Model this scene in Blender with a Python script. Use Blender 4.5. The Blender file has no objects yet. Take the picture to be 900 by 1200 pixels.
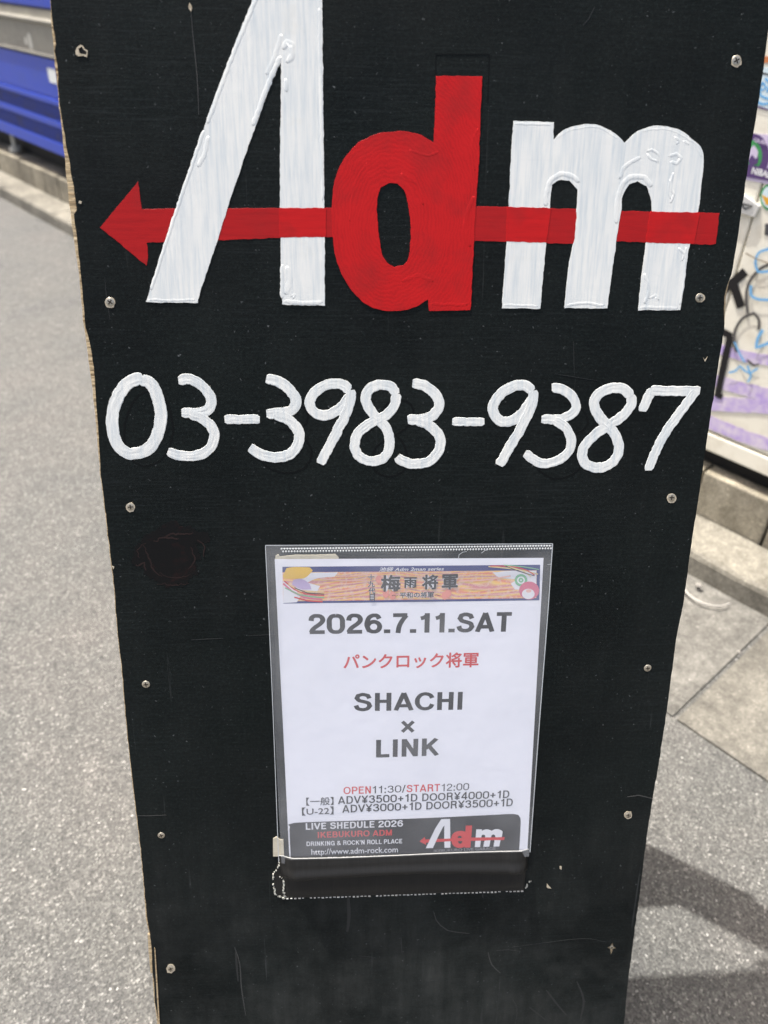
import bpy, bmesh, math, random
from mathutils import Vector, Matrix, noise
random.seed(7)
S = bpy.context.scene
COL = S.collection

# ------------------------------------------------------------------ camera
FPX = 901.0                                   # focal length in pixels of a 900x1200 picture
CX = Vector((0.9978286, -0.0123506, 0.0646952))      # world X, Y, up written in camera axes (x right, y down, z forward)
CY = Vector((-0.0598538, -0.5799638, 0.8124404))
CU = Vector((0.0274867, -0.8145486, -0.5794438))
CAM_H = 1.0
def cw(v): return Vector((v.dot(CX), v.dot(CY), v.dot(CU)))
cam_d = bpy.data.cameras.new('camera'); cam = bpy.data.objects.new('camera', cam_d); COL.objects.link(cam)
r_, u_, b_ = cw(Vector((1, 0, 0))), cw(Vector((0, -1, 0))), cw(Vector((0, 0, -1)))
m = Matrix(((r_.x, u_.x, b_.x), (r_.y, u_.y, b_.y), (r_.z, u_.z, b_.z))).to_4x4()
m.translation = (0, 0, CAM_H)
cam.matrix_world = m
cam_d.sensor_fit = 'VERTICAL'; cam_d.sensor_height = 36; cam_d.lens = FPX / 1200 * 36
cam_d.clip_start = 0.02; cam_d.clip_end = 2000
cam_d.dof.use_dof = True; cam_d.dof.focus_distance = 0.60; cam_d.dof.aperture_fstop = 6.6
S.camera = cam
S.view_settings.view_transform = 'Standard'; S.view_settings.look = 'None'
S.view_settings.exposure = 0.77; S.view_settings.gamma = 1

# ------------------------------------------------------------------ daylight
SUN = Vector((-0.31, 0.20, 1)).normalized()
sd = bpy.data.lights.new('sun', 'SUN'); so = bpy.data.objects.new('sun', sd); COL.objects.link(so)
so.rotation_euler = SUN.to_track_quat('Z', 'Y').to_euler(); so.location = (0, 0, 6)
sd.energy = 4.6; sd.angle = math.radians(0.53); sd.color = (1, .965, .905)
W = bpy.data.worlds.new('World'); S.world = W; W.use_nodes = True
nt = W.node_tree; sky = nt.nodes.new('ShaderNodeTexSky'); sky.sky_type = 'NISHITA'; sky.sun_disc = False; sky.dust_density = 7.0; sky.ozone_density = 0.1; sky.air_density = 1.0
sky.sun_elevation = math.asin(SUN.z); sky.sun_rotation = math.atan2(SUN.x, SUN.y)
nt.links.new(sky.outputs[0], nt.nodes['Background'].inputs[0]); nt.nodes['Background'].inputs[1].default_value = 0.15

# ------------------------------------------------------------------ materials
def mat(name, color=(.5, .5, .5), rough=.6, spec=.5, metal=0):
    M = bpy.data.materials.new(name); M.use_nodes = True
    b = M.node_tree.nodes['Principled BSDF']
    b.inputs['Base Color'].default_value = (*color, 1); b.inputs['Roughness'].default_value = rough
    b.inputs['Specular IOR Level'].default_value = spec; b.inputs['Metallic'].default_value = metal
    return M
class NB:                                     # small node helper
    def __init__(s, M): s.t = M.node_tree; s.b = s.t.nodes['Principled BSDF']; s.co = s.t.nodes.new('ShaderNodeTexCoord').outputs['Object']
    def n(s, kind, **kw):
        x = s.t.nodes.new(kind)
        for k, v in kw.items():
            if k in x.inputs.keys(): x.inputs[k].default_value = v
            else: setattr(x, k, v)
        return x
    def l(s, a, b): s.t.links.new(a, b)
    def coord(s, scale=(1, 1, 1), rot=(0, 0, 0)):
        x = s.n('ShaderNodeMapping'); x.inputs['Scale'].default_value = scale; x.inputs['Rotation'].default_value = rot
        s.l(s.co, x.inputs['Vector']); return x.outputs[0]
    def noise(s, scale, detail=4, rough=.5, vec=None, dist=0):
        x = s.n('ShaderNodeTexNoise'); x.inputs['Scale'].default_value = scale; x.inputs['Detail'].default_value = detail
        x.inputs['Roughness'].default_value = rough; x.inputs['Distortion'].default_value = dist
        s.l(vec if vec is not None else s.co, x.inputs['Vector']); return x.outputs[0]
    def ramp(s, fac, stops):
        x = s.n('ShaderNodeValToRGB'); e = x.color_ramp.elements
        while len(e) < len(stops): e.new(.5)
        for i, (p, c) in enumerate(stops):
            e[i].position = p; e[i].color = (*c, 1) if hasattr(c, '__len__') else (c, c, c, 1)
        s.l(fac, x.inputs[0]); return x.outputs[0]
    def mix(s, fac, a, b, mode='MIX'):
        x = s.n('ShaderNodeMix'); x.data_type = 'RGBA'; x.blend_type = mode
        for v, i in ((fac, 0), (a, 6), (b, 7)):
            if hasattr(v, 'links') or isinstance(v, bpy.types.NodeSocket): s.l(v, x.inputs[i])
            elif i == 0: x.inputs[0].default_value = v
            else: x.inputs[i].default_value = (*v, 1)
        return x.outputs[2]
    def math(s, op, a, b=0):
        x = s.n('ShaderNodeMath'); x.operation = op
        for i, v in ((0, a), (1, b)):
            if isinstance(v, bpy.types.NodeSocket): s.l(v, x.inputs[i])
            else: x.inputs[i].default_value = v
        return x.outputs[0]
    def bump(s, h, strength, dist, prev=None):
        x = s.n('ShaderNodeBump'); x.inputs['Strength'].default_value = strength; x.inputs['Distance'].default_value = dist
        s.l(h, x.inputs['Height'])
        if prev is not None: s.l(prev, x.inputs['Normal'])
        return x.outputs[0]
    def base(s, c): s.l(c, s.b.inputs['Base Color'])
    def normal(s, c): s.l(c, s.b.inputs['Normal'])
    def roughness(s, c): s.l(c, s.b.inputs['Roughness'])

def m_asphalt():
    M = mat('asphalt', rough=.75, spec=.35); N = NB(M)
    v = N.n('ShaderNodeTexVoronoi'); v.inputs['Scale'].default_value = 400; N.l(N.mix(.06, N.co, N.n('ShaderNodeTexNoise', Scale=300.0).outputs[1]), v.inputs['Vector'])
    v2 = N.n('ShaderNodeTexVoronoi'); v2.inputs['Scale'].default_value = 520; N.l(N.co, v2.inputs['Vector'])
    g = N.ramp(v.outputs['Color'], [(0, (.060, .060, .058)), (.4, (.096, .0955, .092)), (.72, (.134, .133, .127)), (.87, (.20, .198, .187)), (.97, (.36, .355, .34)), (1, (.60, .59, .57))])
    g2 = N.ramp(v2.outputs['Color'], [(0, .55), (.5, .95), (.8, 1.12), (1, 1.5)])
    c = N.mix(.8, g, g2, 'MULTIPLY')
    big = N.ramp(N.noise(3.5, 5, .6), [(.3, (.88, .88, .89)), (.45, (1, 1, .98)), (.7, (1.12, 1.08, 1.05))])
    c = N.mix(1, c, big, 'MULTIPLY')
    mid = N.ramp(N.noise(28, 4, .65), [(.35, .93), (.65, 1.06)])
    c = N.mix(1, c, mid, 'MULTIPLY')
    N.base(c)
    d1 = N.bump(v.outputs['Distance'], .55, .0022)
    d2 = N.bump(N.noise(700, 3, .6), .5, .0012, d1)
    N.normal(N.bump(N.noise(60, 4), .15, .002, d2))
    return M
def m_concrete(name, a, b, sc=40, bumpd=.002, yellow=0):
    M = mat(name, rough=.85, spec=.3); N = NB(M)
    c = N.ramp(N.noise(sc, 6, .65), [(.3, a), (.7, b)])
    c = N.mix(1, c, N.ramp(N.noise(5, 4, .6), [(.3, (.55, .545, .54)), (.6, (1.08, 1.07, 1.05))]), 'MULTIPLY')
    v = N.n('ShaderNodeTexVoronoi'); v.inputs['Scale'].default_value = 330; N.l(N.co, v.inputs['Vector'])
    c = N.mix(.75, c, N.ramp(v.outputs['Color'], [(0, .6), (.6, 1), (.85, 1.25), (1, 2.1)]), 'MULTIPLY')
    N.base(c)
    N.normal(N.bump(N.noise(sc * 6, 5, .7), .6, bumpd, N.bump(v.outputs['Distance'], .3, .001)))
    return M
def m_black():
    M = mat('black_board_paint', rough=.5, spec=.09); N = NB(M)
    fine = N.noise(60, 6, .7, N.coord((1, 16, 1)))
    base = N.ramp(fine, [(.25, (.005, .0066, .0068)), (.6, (.0085, .0108, .0108)), (.85, (.019, .022, .021))])
    base = N.mix(.75, base, N.ramp(N.noise(420, 5, .85), [(.3, .35), (.52, .95), (.72, 2.8)]), 'MULTIPLY')
    base = N.mix(.8, base, N.ramp(N.noise(5, 5, .6), [(.3, (.65, .68, .7)), (.7, (1.35, 1.5, 1.4))]), 'MULTIPLY')
    # worn, dusty areas low down and hand smears
    dust = N.ramp(N.noise(6, 6, .68, N.coord((1, 1, 1))), [(.38, 0), (.72, 1)])
    dust = N.math('MULTIPLY', dust, N.ramp(N.noise(1, 5, .7, N.coord((60, 7, 1))), [(.3, .35), (.65, 1.25)]))
    sx = N.n('ShaderNodeSeparateXYZ'); N.l(N.co, sx.inputs[0])
    low = N.ramp(N.math('MULTIPLY', sx.outputs[1], 2.0), [(.42, .95), (.85, .12)])
    base = N.mix(N.math('MULTIPLY', dust, low), base, (.056, .059, .056))
    gr = N.ramp(N.noise(1, 4, .7, N.coord((22, 620, 1))), [(.5, 0), (.68, .5)])
    base = N.mix(N.math('MULTIPLY', gr, N.ramp(N.noise(4, 3), [(.4, .1), (.62, 1)])), base, (.026, .031, .032))
    # specks
    near = N.ramp(N.noise(360, 2, .5), [(.675, 0), (.74, 1)])
    pick = N.ramp(N.noise(95, 2, .5), [(.46, 0), (.6, 1)])
    patch = N.ramp(N.noise(14, 4, .7), [(.35, .1), (.65, 1)])
    base = N.mix(N.math('MULTIPLY', N.math('MULTIPLY', near, pick), patch), base, (.14, .15, .15))
    # thin scuffs, mostly near vertical
    for rot, sc, amt in ((.06, (150, 2.2, 1), .16), (1.45, (120, 3, 1), .10), (-.5, (110, 5, 1), .12)):
        s1 = N.noise(1, 3, .5, N.coord(sc, (0, 0, rot)), .6)
        ln = N.ramp(s1, [(.695, 0), (.72, 1), (.75, 0)])
        gate = N.ramp(N.noise(7 + 5 * rot, 3), [(.5, 0), (.66, 1)])
        base = N.mix(N.math('MULTIPLY', N.math('MULTIPLY', ln, gate), amt), base, (.35, .36, .36))
    N.base(base)
    N.roughness(N.ramp(N.noise(9, 4), [(.3, .42), (.7, .62)]))
    g = N.noise(110, 6, .75, N.coord((1, 7, 1)))
    N.normal(N.bump(g, .22, .0004, N.bump(N.noise(650, 4, .8), .5, .0004)))
    return M
def m_white():
    M = mat('white_gloss_paint', rough=.38, spec=.5); N = NB(M)
    st = N.noise(1, 4, .6, N.coord((430, 26, 1)))
    st2 = N.noise(1, 4, .6, N.coord((110, 9, 1)))
    c = N.ramp(st, [(.3, (.70, .745, .745)), (.56, (.89, .89, .84))])
    c = N.mix(1, c, N.ramp(st2, [(.3, (.87, .90, .93)), (.6, (1, 1, 1))]), 'MULTIPLY')
    hz = N.ramp(N.noise(1, 5, .7, N.coord((18, 260, 1))), [(.62, 0), (.76, .35)])
    c = N.mix(hz, c, (.66, .68, .68))
    dirt = N.ramp(N.noise(30, 5, .7), [(.60, 0), (.8, .3)])
    c = N.mix(dirt, c, (.68, .655, .56))
    N.base(c)
    N.normal(N.bump(N.noise(1, 4, .65, N.coord((300, 22, 1))), .22, .0003, N.bump(N.noise(110, 4, .6), .22, .0004)))
    return M
def m_red(center=None, f_=1):
    M = mat('red_gloss_paint', rough=.4, spec=.2); N = NB(M)
    if center:
        mp = N.n('ShaderNodeMapping'); mp.inputs['Location'].default_value = (-center[0] , -center[1]*.72, 0); mp.inputs['Scale'].default_value = (1, .72, 0)
        N.l(N.co, mp.inputs['Vector'])
        w = N.n('ShaderNodeTexWave'); w.wave_type = 'RINGS'; w.rings_direction = 'SPHERICAL'
        w.inputs['Scale'].default_value = 150; w.inputs['Distortion'].default_value = 16; w.inputs['Detail'].default_value = 6; w.inputs['Detail Scale'].default_value = .5; w.inputs['Detail Roughness'].default_value = .65
        N.l(mp.outputs[0], w.inputs['Vector']); s = w.outputs['Fac']
        s = N.mix(.75, s, N.noise(45, 6, .65, N.coord((1.5, 1, 1))))
    else:
        s = N.noise(1, 4, .6, N.coord((35, 380, 1)))
    c = N.ramp(s, [(.2, (.44 * f_, .010, .011)), (.5, (.55 * f_, .011, .012)), (.9, (.60 * f_, .014, .014))])
    c = N.mix(N.ramp(N.noise(26, 4, .6), [(.5, 0), (.72, .65)]), c, (.33, .016, .016))
    N.base(c); N.normal(N.bump(s, .3, .00022, N.bump(N.noise(180, 3), .2, .0003)))
    return M
def m_ply():
    M = mat('raw_plywood', rough=.8, spec=.2); N = NB(M)
    c = N.ramp(N.noise(1, 4, .6, N.coord((30, 520, 1))), [(.3, (.22, .145, .075)), (.5, (.52, .40, .24)), (.75, (.70, .57, .37))])
    N.base(c); N.normal(N.bump(N.noise(1, 3, .6, N.coord((60, 420, 1))), .8, .001)); return M
def m_film():
    M = bpy.data.materials.new('clear_plastic_film'); M.use_nodes = True; t = M.node_tree
    for x in list(t.nodes):
        if x.type != 'OUTPUT_MATERIAL': t.nodes.remove(x)
    out = [x for x in t.nodes][0]
    co = t.nodes.new('ShaderNodeTexCoord')
    no = t.nodes.new('ShaderNodeTexNoise'); no.inputs['Scale'].default_value = 13; no.inputs['Detail'].default_value = 6; t.links.new(co.outputs['Object'], no.inputs['Vector'])
    rp = t.nodes.new('ShaderNodeMapRange'); rp.inputs['From Min'].default_value = .42; rp.inputs['From Max'].default_value = .66
    rp.inputs['To Min'].default_value = .11; rp.inputs['To Max'].default_value = .21; t.links.new(no.outputs[0], rp.inputs['Value'])
    tr = t.nodes.new('ShaderNodeBsdfTransparent'); di = t.nodes.new('ShaderNodeBsdfDiffuse'); di.inputs[0].default_value = (.86, .88, .9, 1)
    gl = t.nodes.new('ShaderNodeBsdfGlossy'); gl.inputs['Roughness'].default_value = .12
    fr = t.nodes.new('ShaderNodeLayerWeight'); fr.inputs['Blend'].default_value = .12
    bp = t.nodes.new('ShaderNodeBump'); bp.inputs['Strength'].default_value = .35; bp.inputs['Distance'].default_value = .002
    n2 = t.nodes.new('ShaderNodeTexNoise'); n2.inputs['Scale'].default_value = 22; n2.inputs['Detail'].default_value = 3; t.links.new(co.outputs['Object'], n2.inputs['Vector'])
    t.links.new(n2.outputs[0], bp.inputs['Height'])
    for x in (gl, fr): t.links.new(bp.outputs[0], x.inputs['Normal'])
    m1 = t.nodes.new('ShaderNodeMixShader'); m2 = t.nodes.new('ShaderNodeMixShader')
    t.links.new(rp.outputs[0], m1.inputs[0]); t.links.new(tr.outputs[0], m1.inputs[1]); t.links.new(di.outputs[0], m1.inputs[2])
    mm = t.nodes.new('ShaderNodeMath'); mm.operation = 'MINIMUM'; mm.inputs[1].default_value = .10; t.links.new(fr.outputs['Fresnel'], mm.inputs[0]); t.links.new(mm.outputs[0], m2.inputs[0]); t.links.new(m1.outputs[0], m2.inputs[1]); t.links.new(gl.outputs[0], m2.inputs[2])
    t.links.new(m2.outputs[0], out.inputs[0]); return M
def m_dirty(name, col, dirt, rough=.45, sc=18, amt=(.5, .75), metal=0):
    M = mat(name, col, rough, .5, metal); N = NB(M)
    c = N.mix(N.ramp(N.noise(sc, 6, .7), [(amt[0], 0), (amt[1], 1)]), col, dirt)
    N.base(c); N.normal(N.bump(N.noise(sc * 8, 4), .2, .001)); return M
def flat(name, c, rough=.6): return mat(name, c, rough, .3)

MA = m_asphalt()
M_GUT = m_concrete('grey_gutter_concrete', (.11, .107, .098), (.19, .185, .17))
M_GUT2 = m_concrete('ochre_gutter_concrete', (.115, .110, .097), (.19, .181, .158))
M_KERB = m_concrete('pale_kerb_concrete', (.16, .15, .125), (.27, .255, .215), 60)
M_BLOCK = m_concrete('brown_plinth_concrete', (.20, .18, .135), (.34, .31, .245), 25)
M_BLACK = m_black(); M_WHITE = m_white(); M_PLY = m_ply(); M_FILM = m_film()
M_TIMBER = m_dirty('bare_timber', (.42, .30, .17), (.25, .17, .09), .7, 20)

# ------------------------------------------------------------------ object helpers
def tag(o, label=None, cat=None, group=None, kind=None):
    if label: o['label'] = label
    if cat: o['category'] = cat
    if group: o['group'] = group
    if kind: o['kind'] = kind
    return o
def link(name, me, parent=None, mat_=None, smooth=False):
    o = bpy.data.objects.new(name, me); COL.objects.link(o)
    if parent is not None: o.parent = parent
    if mat_ is not None:
        me.materials.clear()
        for x in (mat_ if isinstance(mat_, (list, tuple)) else [mat_]): me.materials.append(x)
    if smooth: me.polygons.foreach_set('use_smooth', [True] * len(me.polygons))
    return o
def mesh(name, vs, fs, mat_, parent=None, smooth=False):
    me = bpy.data.meshes.new(name); me.from_pydata([tuple(v) for v in vs], [], fs); me.update()
    return link(name, me, parent, mat_, smooth)
def empty(name, M):
    o = bpy.data.objects.new(name, None); COL.objects.link(o); o.empty_display_size = .1; o.matrix_world = M; return o
class Geo:
    def __init__(s): s.v = []; s.f = []; s.mi = []
    def add(s, vs, fs, mi=0):
        k = len(s.v); s.v += [tuple(v) for v in vs]; s.f += [tuple(i + k for i in f) for f in fs]; s.mi += [mi] * len(fs)
    def box(s, a, b, mi=0, bev=0):
        (x0, y0, z0), (x1, y1, z1) = a, b
        if bev:
            bm = bmesh.new(); bmesh.ops.create_cube(bm, size=1)
            for v in bm.verts: v.co = Vector(((x0 + x1) / 2 + v.co.x * (x1 - x0), (y0 + y1) / 2 + v.co.y * (y1 - y0), (z0 + z1) / 2 + v.co.z * (z1 - z0)))
            bmesh.ops.bevel(bm, geom=bm.edges[:], offset=bev, segments=2, affect='EDGES', profile=.6)
            bm.verts.index_update(); s.add([v.co[:] for v in bm.verts], [[v.index for v in f.verts] for f in bm.faces], mi); bm.free(); return
        vs = [(x, y, z) for z in (z0, z1) for y in (y0, y1) for x in (x0, x1)]
        s.add(vs, [(0, 2, 3, 1), (4, 5, 7, 6), (0, 1, 5, 4), (2, 6, 7, 3), (0, 4, 6, 2), (1, 3, 7, 5)], mi)
    def build(s, name, mat_, parent=None, smooth=False):
        o = mesh(name, s.v, s.f, mat_, parent, smooth)
        o.data.polygons.foreach_set('material_index', s.mi); return o
def catmull(pts, closed=False, step=2.5, corner=38):
    """smooth a polyline but keep its sharp corners"""
    n = len(pts); P = [Vector(p[:2]) for p in pts]; out = []
    def sharp(i):
        if not closed and i in (0, n - 1): return True
        a = P[i] - P[i - 1]; b = P[(i + 1) % n] - P[i]
        return a.length == 0 or b.length == 0 or math.degrees(a.angle(b)) > corner
    for i in range(n if closed else n - 1):
        p1, p2 = P[i], P[(i + 1) % n]
        p0 = p1 - (p2 - p1) if sharp(i) else P[i - 1]
        p3 = p2 + (p2 - p1) if sharp((i + 1) % n) else P[(i + 2) % n]
        L = (p2 - p1).length; k = max(1, int(L / step))
        for j in range(k):
            t = j / k
            out.append(.5 * ((2 * p1) + (p2 - p0) * t + (2 * p0 - 5 * p1 + 4 * p2 - p3) * t * t + (3 * p1 - p0 - 3 * p2 + p3) * t ** 3))
    if not closed: out.append(P[-1])
    return out
def wobble(pts, amp, fr=.12, seed=0):
    return [p + Vector((noise.noise(Vector((p.x * fr, p.y * fr, seed))), noise.noise(Vector((p.x * fr, p.y * fr, seed + 9))))) * amp for p in pts]
def filled(loops, z0, z1, bev=0):
    """mesh data: flat filled outline(s) between z0 and z1 with a rounded rim; holes by even-odd"""
    cu = bpy.data.curves.new('t', 'CURVE'); cu.dimensions = '2D'; cu.fill_mode = 'BOTH'
    h = (z1 - z0) / 2; cu.extrude = max(h - bev, 0); cu.bevel_depth = bev; cu.bevel_resolution = 1
    if bev: cu.offset = -bev
    for lp in loops:
        sp = cu.splines.new('POLY'); sp.points.add(len(lp) - 1); sp.use_cyclic_u = True
        for i, p in enumerate(lp): sp.points[i].co = (p[0], p[1], 0, 1)
    o = bpy.data.objects.new('t', cu); COL.objects.link(o)
    dg = bpy.context.evaluated_depsgraph_get(); me = bpy.data.meshes.new_from_object(o.evaluated_get(dg))
    bpy.data.objects.remove(o); bpy.data.curves.remove(cu)
    me.transform(Matrix.Translation((0, 0, (z0 + z1) / 2))); return me
def merge_data(name, datas, mat_, parent, smooth=False):
    bm = bmesh.new()
    for d in datas: bm.from_mesh(d); bpy.data.meshes.remove(d)
    me = bpy.data.meshes.new(name); bm.to_mesh(me); bm.free(); return link(name, me, parent, mat_, smooth)
def text_mesh(s, bold=0.0, shear=0.0):
    cu = bpy.data.curves.new('t', 'FONT'); cu.body = s; cu.size = 1; cu.offset = bold; cu.shear = shear; cu.resolution_u = 3
    o = bpy.data.objects.new('t', cu); COL.objects.link(o)
    dg = bpy.context.evaluated_depsgraph_get(); me = bpy.data.meshes.new_from_object(o.evaluated_get(dg))
    bpy.data.objects.remove(o); bpy.data.curves.remove(cu); return me

# pixel of the measured picture -> place on a real plane of the street
def ray(px, py): return cw(Vector(((px - 450) / FPX, (py - 600) / FPX, 1)))
def on_plane(px, py, p0, n): d = ray(px, py); o = Vector((0, 0, CAM_H)); return o + d * ((p0 - o).dot(n) / d.dot(n))
WS = 0.409
T0 = Vector((.0482092, -.6996368, 1.17867887)) * WS
P0 = cw(T0) + Vector((0, 0, CAM_H)); DN = cw(Vector((-.00882428, .94833654, .31714342))).normalized()
XB = Vector((1, 0, 0)); UPB = -DN; NB_ = XB.cross(UPB).normalized()      # board frame: right, up the board, out towards the viewer
BASE = P0 + DN * (2.44 * WS)
MB = Matrix(((XB.x, UPB.x, NB_.x), (XB.y, UPB.y, NB_.y), (XB.z, UPB.z, NB_.z))).to_4x4(); MB.translation = BASE
def B(px, py):
    q = on_plane(px, py, P0, NB_) - BASE; return Vector((q.dot(XB), q.dot(UPB)))
def BL(pts): return [B(*p) for p in pts]
def near_board(x, y, z): return BASE + XB * x + UPB * y + NB_ * z

KH = Vector((-.62074, .78402, 0)); NH = Vector((.78402, .62074, 0)); ROTZ = math.atan2(-.78402, .62074)
def KN(k, n, z): return KH * k + NH * n + Vector((0, 0, z))
def street(k, n, z=0): return Matrix.Translation(KN(k, n, z)) @ Matrix.Rotation(ROTZ, 4, 'Z')   # local x runs to the right along the kerb, y away from the road

# ================================================================== SETTING
G = Geo(); R_ = 150
G.add([(-R_, -R_, 0), (R_, -R_, 0), (R_, R_, 0), (-R_, R_, 0)], [(0, 1, 2, 3)])
tag(G.build('road', MA), kind='structure')
N_G0, N_K0, N_K1, N_BACK = .935, 1.288, 1.405, 2.25
gut = tag(empty('gutter', street(0, N_G0)), kind='structure')
# slabs of the gutter, one joint where the photograph shows it
for i in range(-5, 2):
    k0 = .285 + .6 * i + .004; k1 = k0 + .592
    g = Geo(); g.box((-k1, 0, -.05), (-k0, N_K0 - N_G0 + .01, .0045), bev=.0015)
    o = g.build('gutter_slab', M_GUT if i != -1 else M_GUT2, gut)
    o.location.z = random.uniform(-.0015, .0015)
kb = tag(empty('kerb', street(0, N_K0)), kind='structure')
base_kerb = None
for i in range(-5, 13):
    k0 = .02 + .6 * i; g = Geo()
    # profile: upright face, rounded nose, slightly falling top
    prof = [(0, -.05), (0, .045), (.003, .053), (.010, .058), (.06, .061), (.117, .064), (.117, -.05)]
    nseg = 10; vs = []; L = .594
    for j in range(nseg + 1):
        x = -(k0 + .003) - L * j / nseg
        for a, (yy, zz) in enumerate(prof):
            w = noise.noise(Vector((x * 9, yy * 20, a))) * .003 if 0 < a < 6 else 0
            vs.append((x, yy + (w if a < 4 else 0), zz + w * .7))
    m_ = len(prof); fs = []
    for j in range(nseg):
        for a in range(m_ - 1): fs.append((j * m_ + a, (j + 1) * m_ + a, (j + 1) * m_ + a + 1, j * m_ + a + 1))
    fs += [tuple(range(m_)), tuple(range(nseg * m_ + m_ - 1, nseg * m_ - 1, -1))]
    g.add(vs, fs); g.build('kerb_stone', M_KERB, kb, smooth=False)
pl = tag(empty('plinth', street(0, N_K1 + .003)), kind='structure')
g = Geo(); g.box((-7.5, .045, -.05), (3.2, N_BACK - N_K1, .158)); g.build('plinth_core', M_BLOCK, pl)
for i in range(-12, 46):
    k0 = .395 - .155 + .155 * i; dz = random.uniform(-.003, .003); dy = random.uniform(0, .004)
    g = Geo(); g.box((-k0 - .150, dy, .0), (-k0, .044, .166 + dz), bev=.004)
    bo = g.build('block', M_BLOCK, pl)
g = Geo(); g.box((-7.5, 0, 0), (3.2, .25, 6.0)); bw = g.build('wall', m_concrete('rendered_wall', (.35, .34, .32), (.48, .47, .44), 30))
bw.matrix_world = street(0, N_BACK + .003)
tag(bw, 'tall grey rendered building wall behind the vending machine and cabinet', 'wall')

def ribbon(pts, w, z0, z1, toface=True, taper=False):
    """a marker or spray stroke: filled strip round a centre line"""
    P = catmull(pts, False, .006, 60); l = []; r = []
    for i, p in enumerate(P):
        t = (P[min(i + 1, len(P) - 1)] - P[max(i - 1, 0)]); t = t.normalized() if t.length else Vector((1, 0)); nn = Vector((-t.y, t.x))
        ww = w / 2 * (1 + .15 * noise.noise(Vector((i * .4, w * 90, 0))))
        if taper: ww *= .35 + .65 * math.sin(math.pi * min(1, (i + .5) / len(P)))
        l.append(p + nn * ww); r.append(p - nn * ww)
    vs = [(p.x, p.y, z) for z in (z0, z1) for q in (l, r) for p in q]; n = len(P); fs = []
    for i in range(n - 1):
        fs += [(2 * n + i, 3 * n + i, 3 * n + i + 1, 2 * n + i + 1), (i, 2 * n + i, 2 * n + i + 1, i + 1), (n + i, n + i + 1, 3 * n + i + 1, 3 * n + i)]
    me = bpy.data.meshes.new('s'); me.from_pydata(vs, [], fs)
    if toface: me.transform(Matrix.Rotation(math.pi / 2, 4, 'X'))
    return me
# ---- blue vending machine (left, behind the board)
BLUE = m_dirty('blue_enamel', (.014, .05, .42), (.03, .06, .30), .4, 9, (.5, .85))
BLUE_D = m_dirty('dark_blue_plastic', (.02, .04, .24), (.05, .05, .1), .5, 12)
GREYP = m_dirty('grey_flap_plastic', (.23, .215, .18), (.33, .31, .25), .4, 10, (.4, .8))
PALE = flat('pale_print', (.62, .60, .52)); DARK = flat('dark_void', (.012, .012, .013)); STEEL = mat('dull_steel', (.70, .70, .68), .35, .5, .35)
VK1, VK0, VN = 3.32, 5.3, 1.42
vm = empty('vending_machine', street(VK0, VN, .16))
tag(vm, 'blue vending machine with a grey dispensing flap, far left behind the sign', 'vending machine')
VW = VK0 - VK1; z0 = .265 - .16
def vz(z): return z - .16
g = Geo()
g.box((0, .012, vz(.27)), (VW, .72, 1.83), bev=.01)
g.build('cabinet_body', BLUE, vm)
g = Geo(); g.box((0.004, -.006, vz(.50)), (VW - .004, .011, vz(.648)), bev=.006); g.build('lower_panel', BLUE, vm)
g = Geo(); g.box((0.004, -.006, vz(.825)), (VW - .004, .011, vz(1.93)), bev=.006); g.build('front_door', BLUE, vm)
g = Geo(); vs = []
prof = [(.010, .652), (-.012, .654), (-.014, .660), (-.012, .664), (-.004, .667), (-.003, .765), (-.024, .775), (-.026, .783), (-.004, .79), (-.002, .818), (.010, .822)]
for x in (.004, VW - .004): vs += [(x, y, vz(z)) for y, z in prof]
n_ = len(prof); g.add(vs, [(i, i + n_, i + n_ + 1, i + 1) for i in range(n_ - 1)] + [tuple(range(n_)), tuple(range(2 * n_ - 1, n_ - 1, -1))])
fl = g.build('dispensing_flap', GREYP, vm)
# ribbed grille bands
for (za, zb) in ((.415, .472), (.325, .382)):
    g = Geo(); g.box((.004, -.004, vz(za)), (VW - .004, .011, vz(zb))); gr = g.build('ventilation_grille', BLUE_D, vm)
    g = Geo(); x = .01
    while x < VW - .01: g.box((x, -.009, vz(za) + .003), (x + .006, -.0042, vz(zb) - .003)); x += .014
    tag(g.build('grille_rib', BLUE_D, gr), kind='stuff')
for (za, zb) in ((.474, .498), (.384, .413), (.272, .323)):
    g = Geo(); g.box((.004, -.010, vz(za)), (VW - .004, .011, vz(zb)), bev=.004); g.build('trim_rail', BLUE, vm)
def onface(px, py, nface, k_origin, zb):
    q = on_plane(px, py, NH * nface, NH); return Vector((k_origin - q.dot(KH), q.z - zb))
for (a, b) in (((32, 38), (41, 60)), ((29, 43), (34, 53))):
    p, q = onface(*a, VN, VK0, .16), onface(*b, VN, VK0, .16)
    c = (p + q) / 2; rx, ry = abs(q.x - p.x) / 2, abs(q.y - p.y) / 2
    pts = [(c.x + rx * math.cos(t * .3927), c.y + ry * math.sin(t * .3927)) for t in range(16)]
    d = filled([pts], .0035, .005); d.transform(Matrix.Rotation(math.pi / 2, 4, 'X')); link('hand_mark', d, fl, PALE)
tm = text_mesh('取出口', .02); bb = [v.co for v in tm.vertices]; p = onface(6, 46, VN, VK0, .16); q = onface(27, 53, VN, VK0, .16); w = max(v.x for v in bb)
tm.transform(Matrix.Translation((p.x, -.0045, p.y - .022)) @ Matrix.Rotation(math.pi / 2, 4, 'X') @ Matrix.Diagonal(((q.x - p.x) / w, .052, 1, 1))); link('lettering', tm, fl, flat('faint_print', (.36, .34, .29)))
p, q = onface(57, 79, VN, VK0, .16), onface(67, 98, VN, VK0, .16)
g = Geo(); g.box((p.x, -.0075, q.y), (q.x + .03, -.0062, p.y)); g.build('price_sticker', flat('white_sticker', (.7, .72, .7)), vm)
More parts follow.
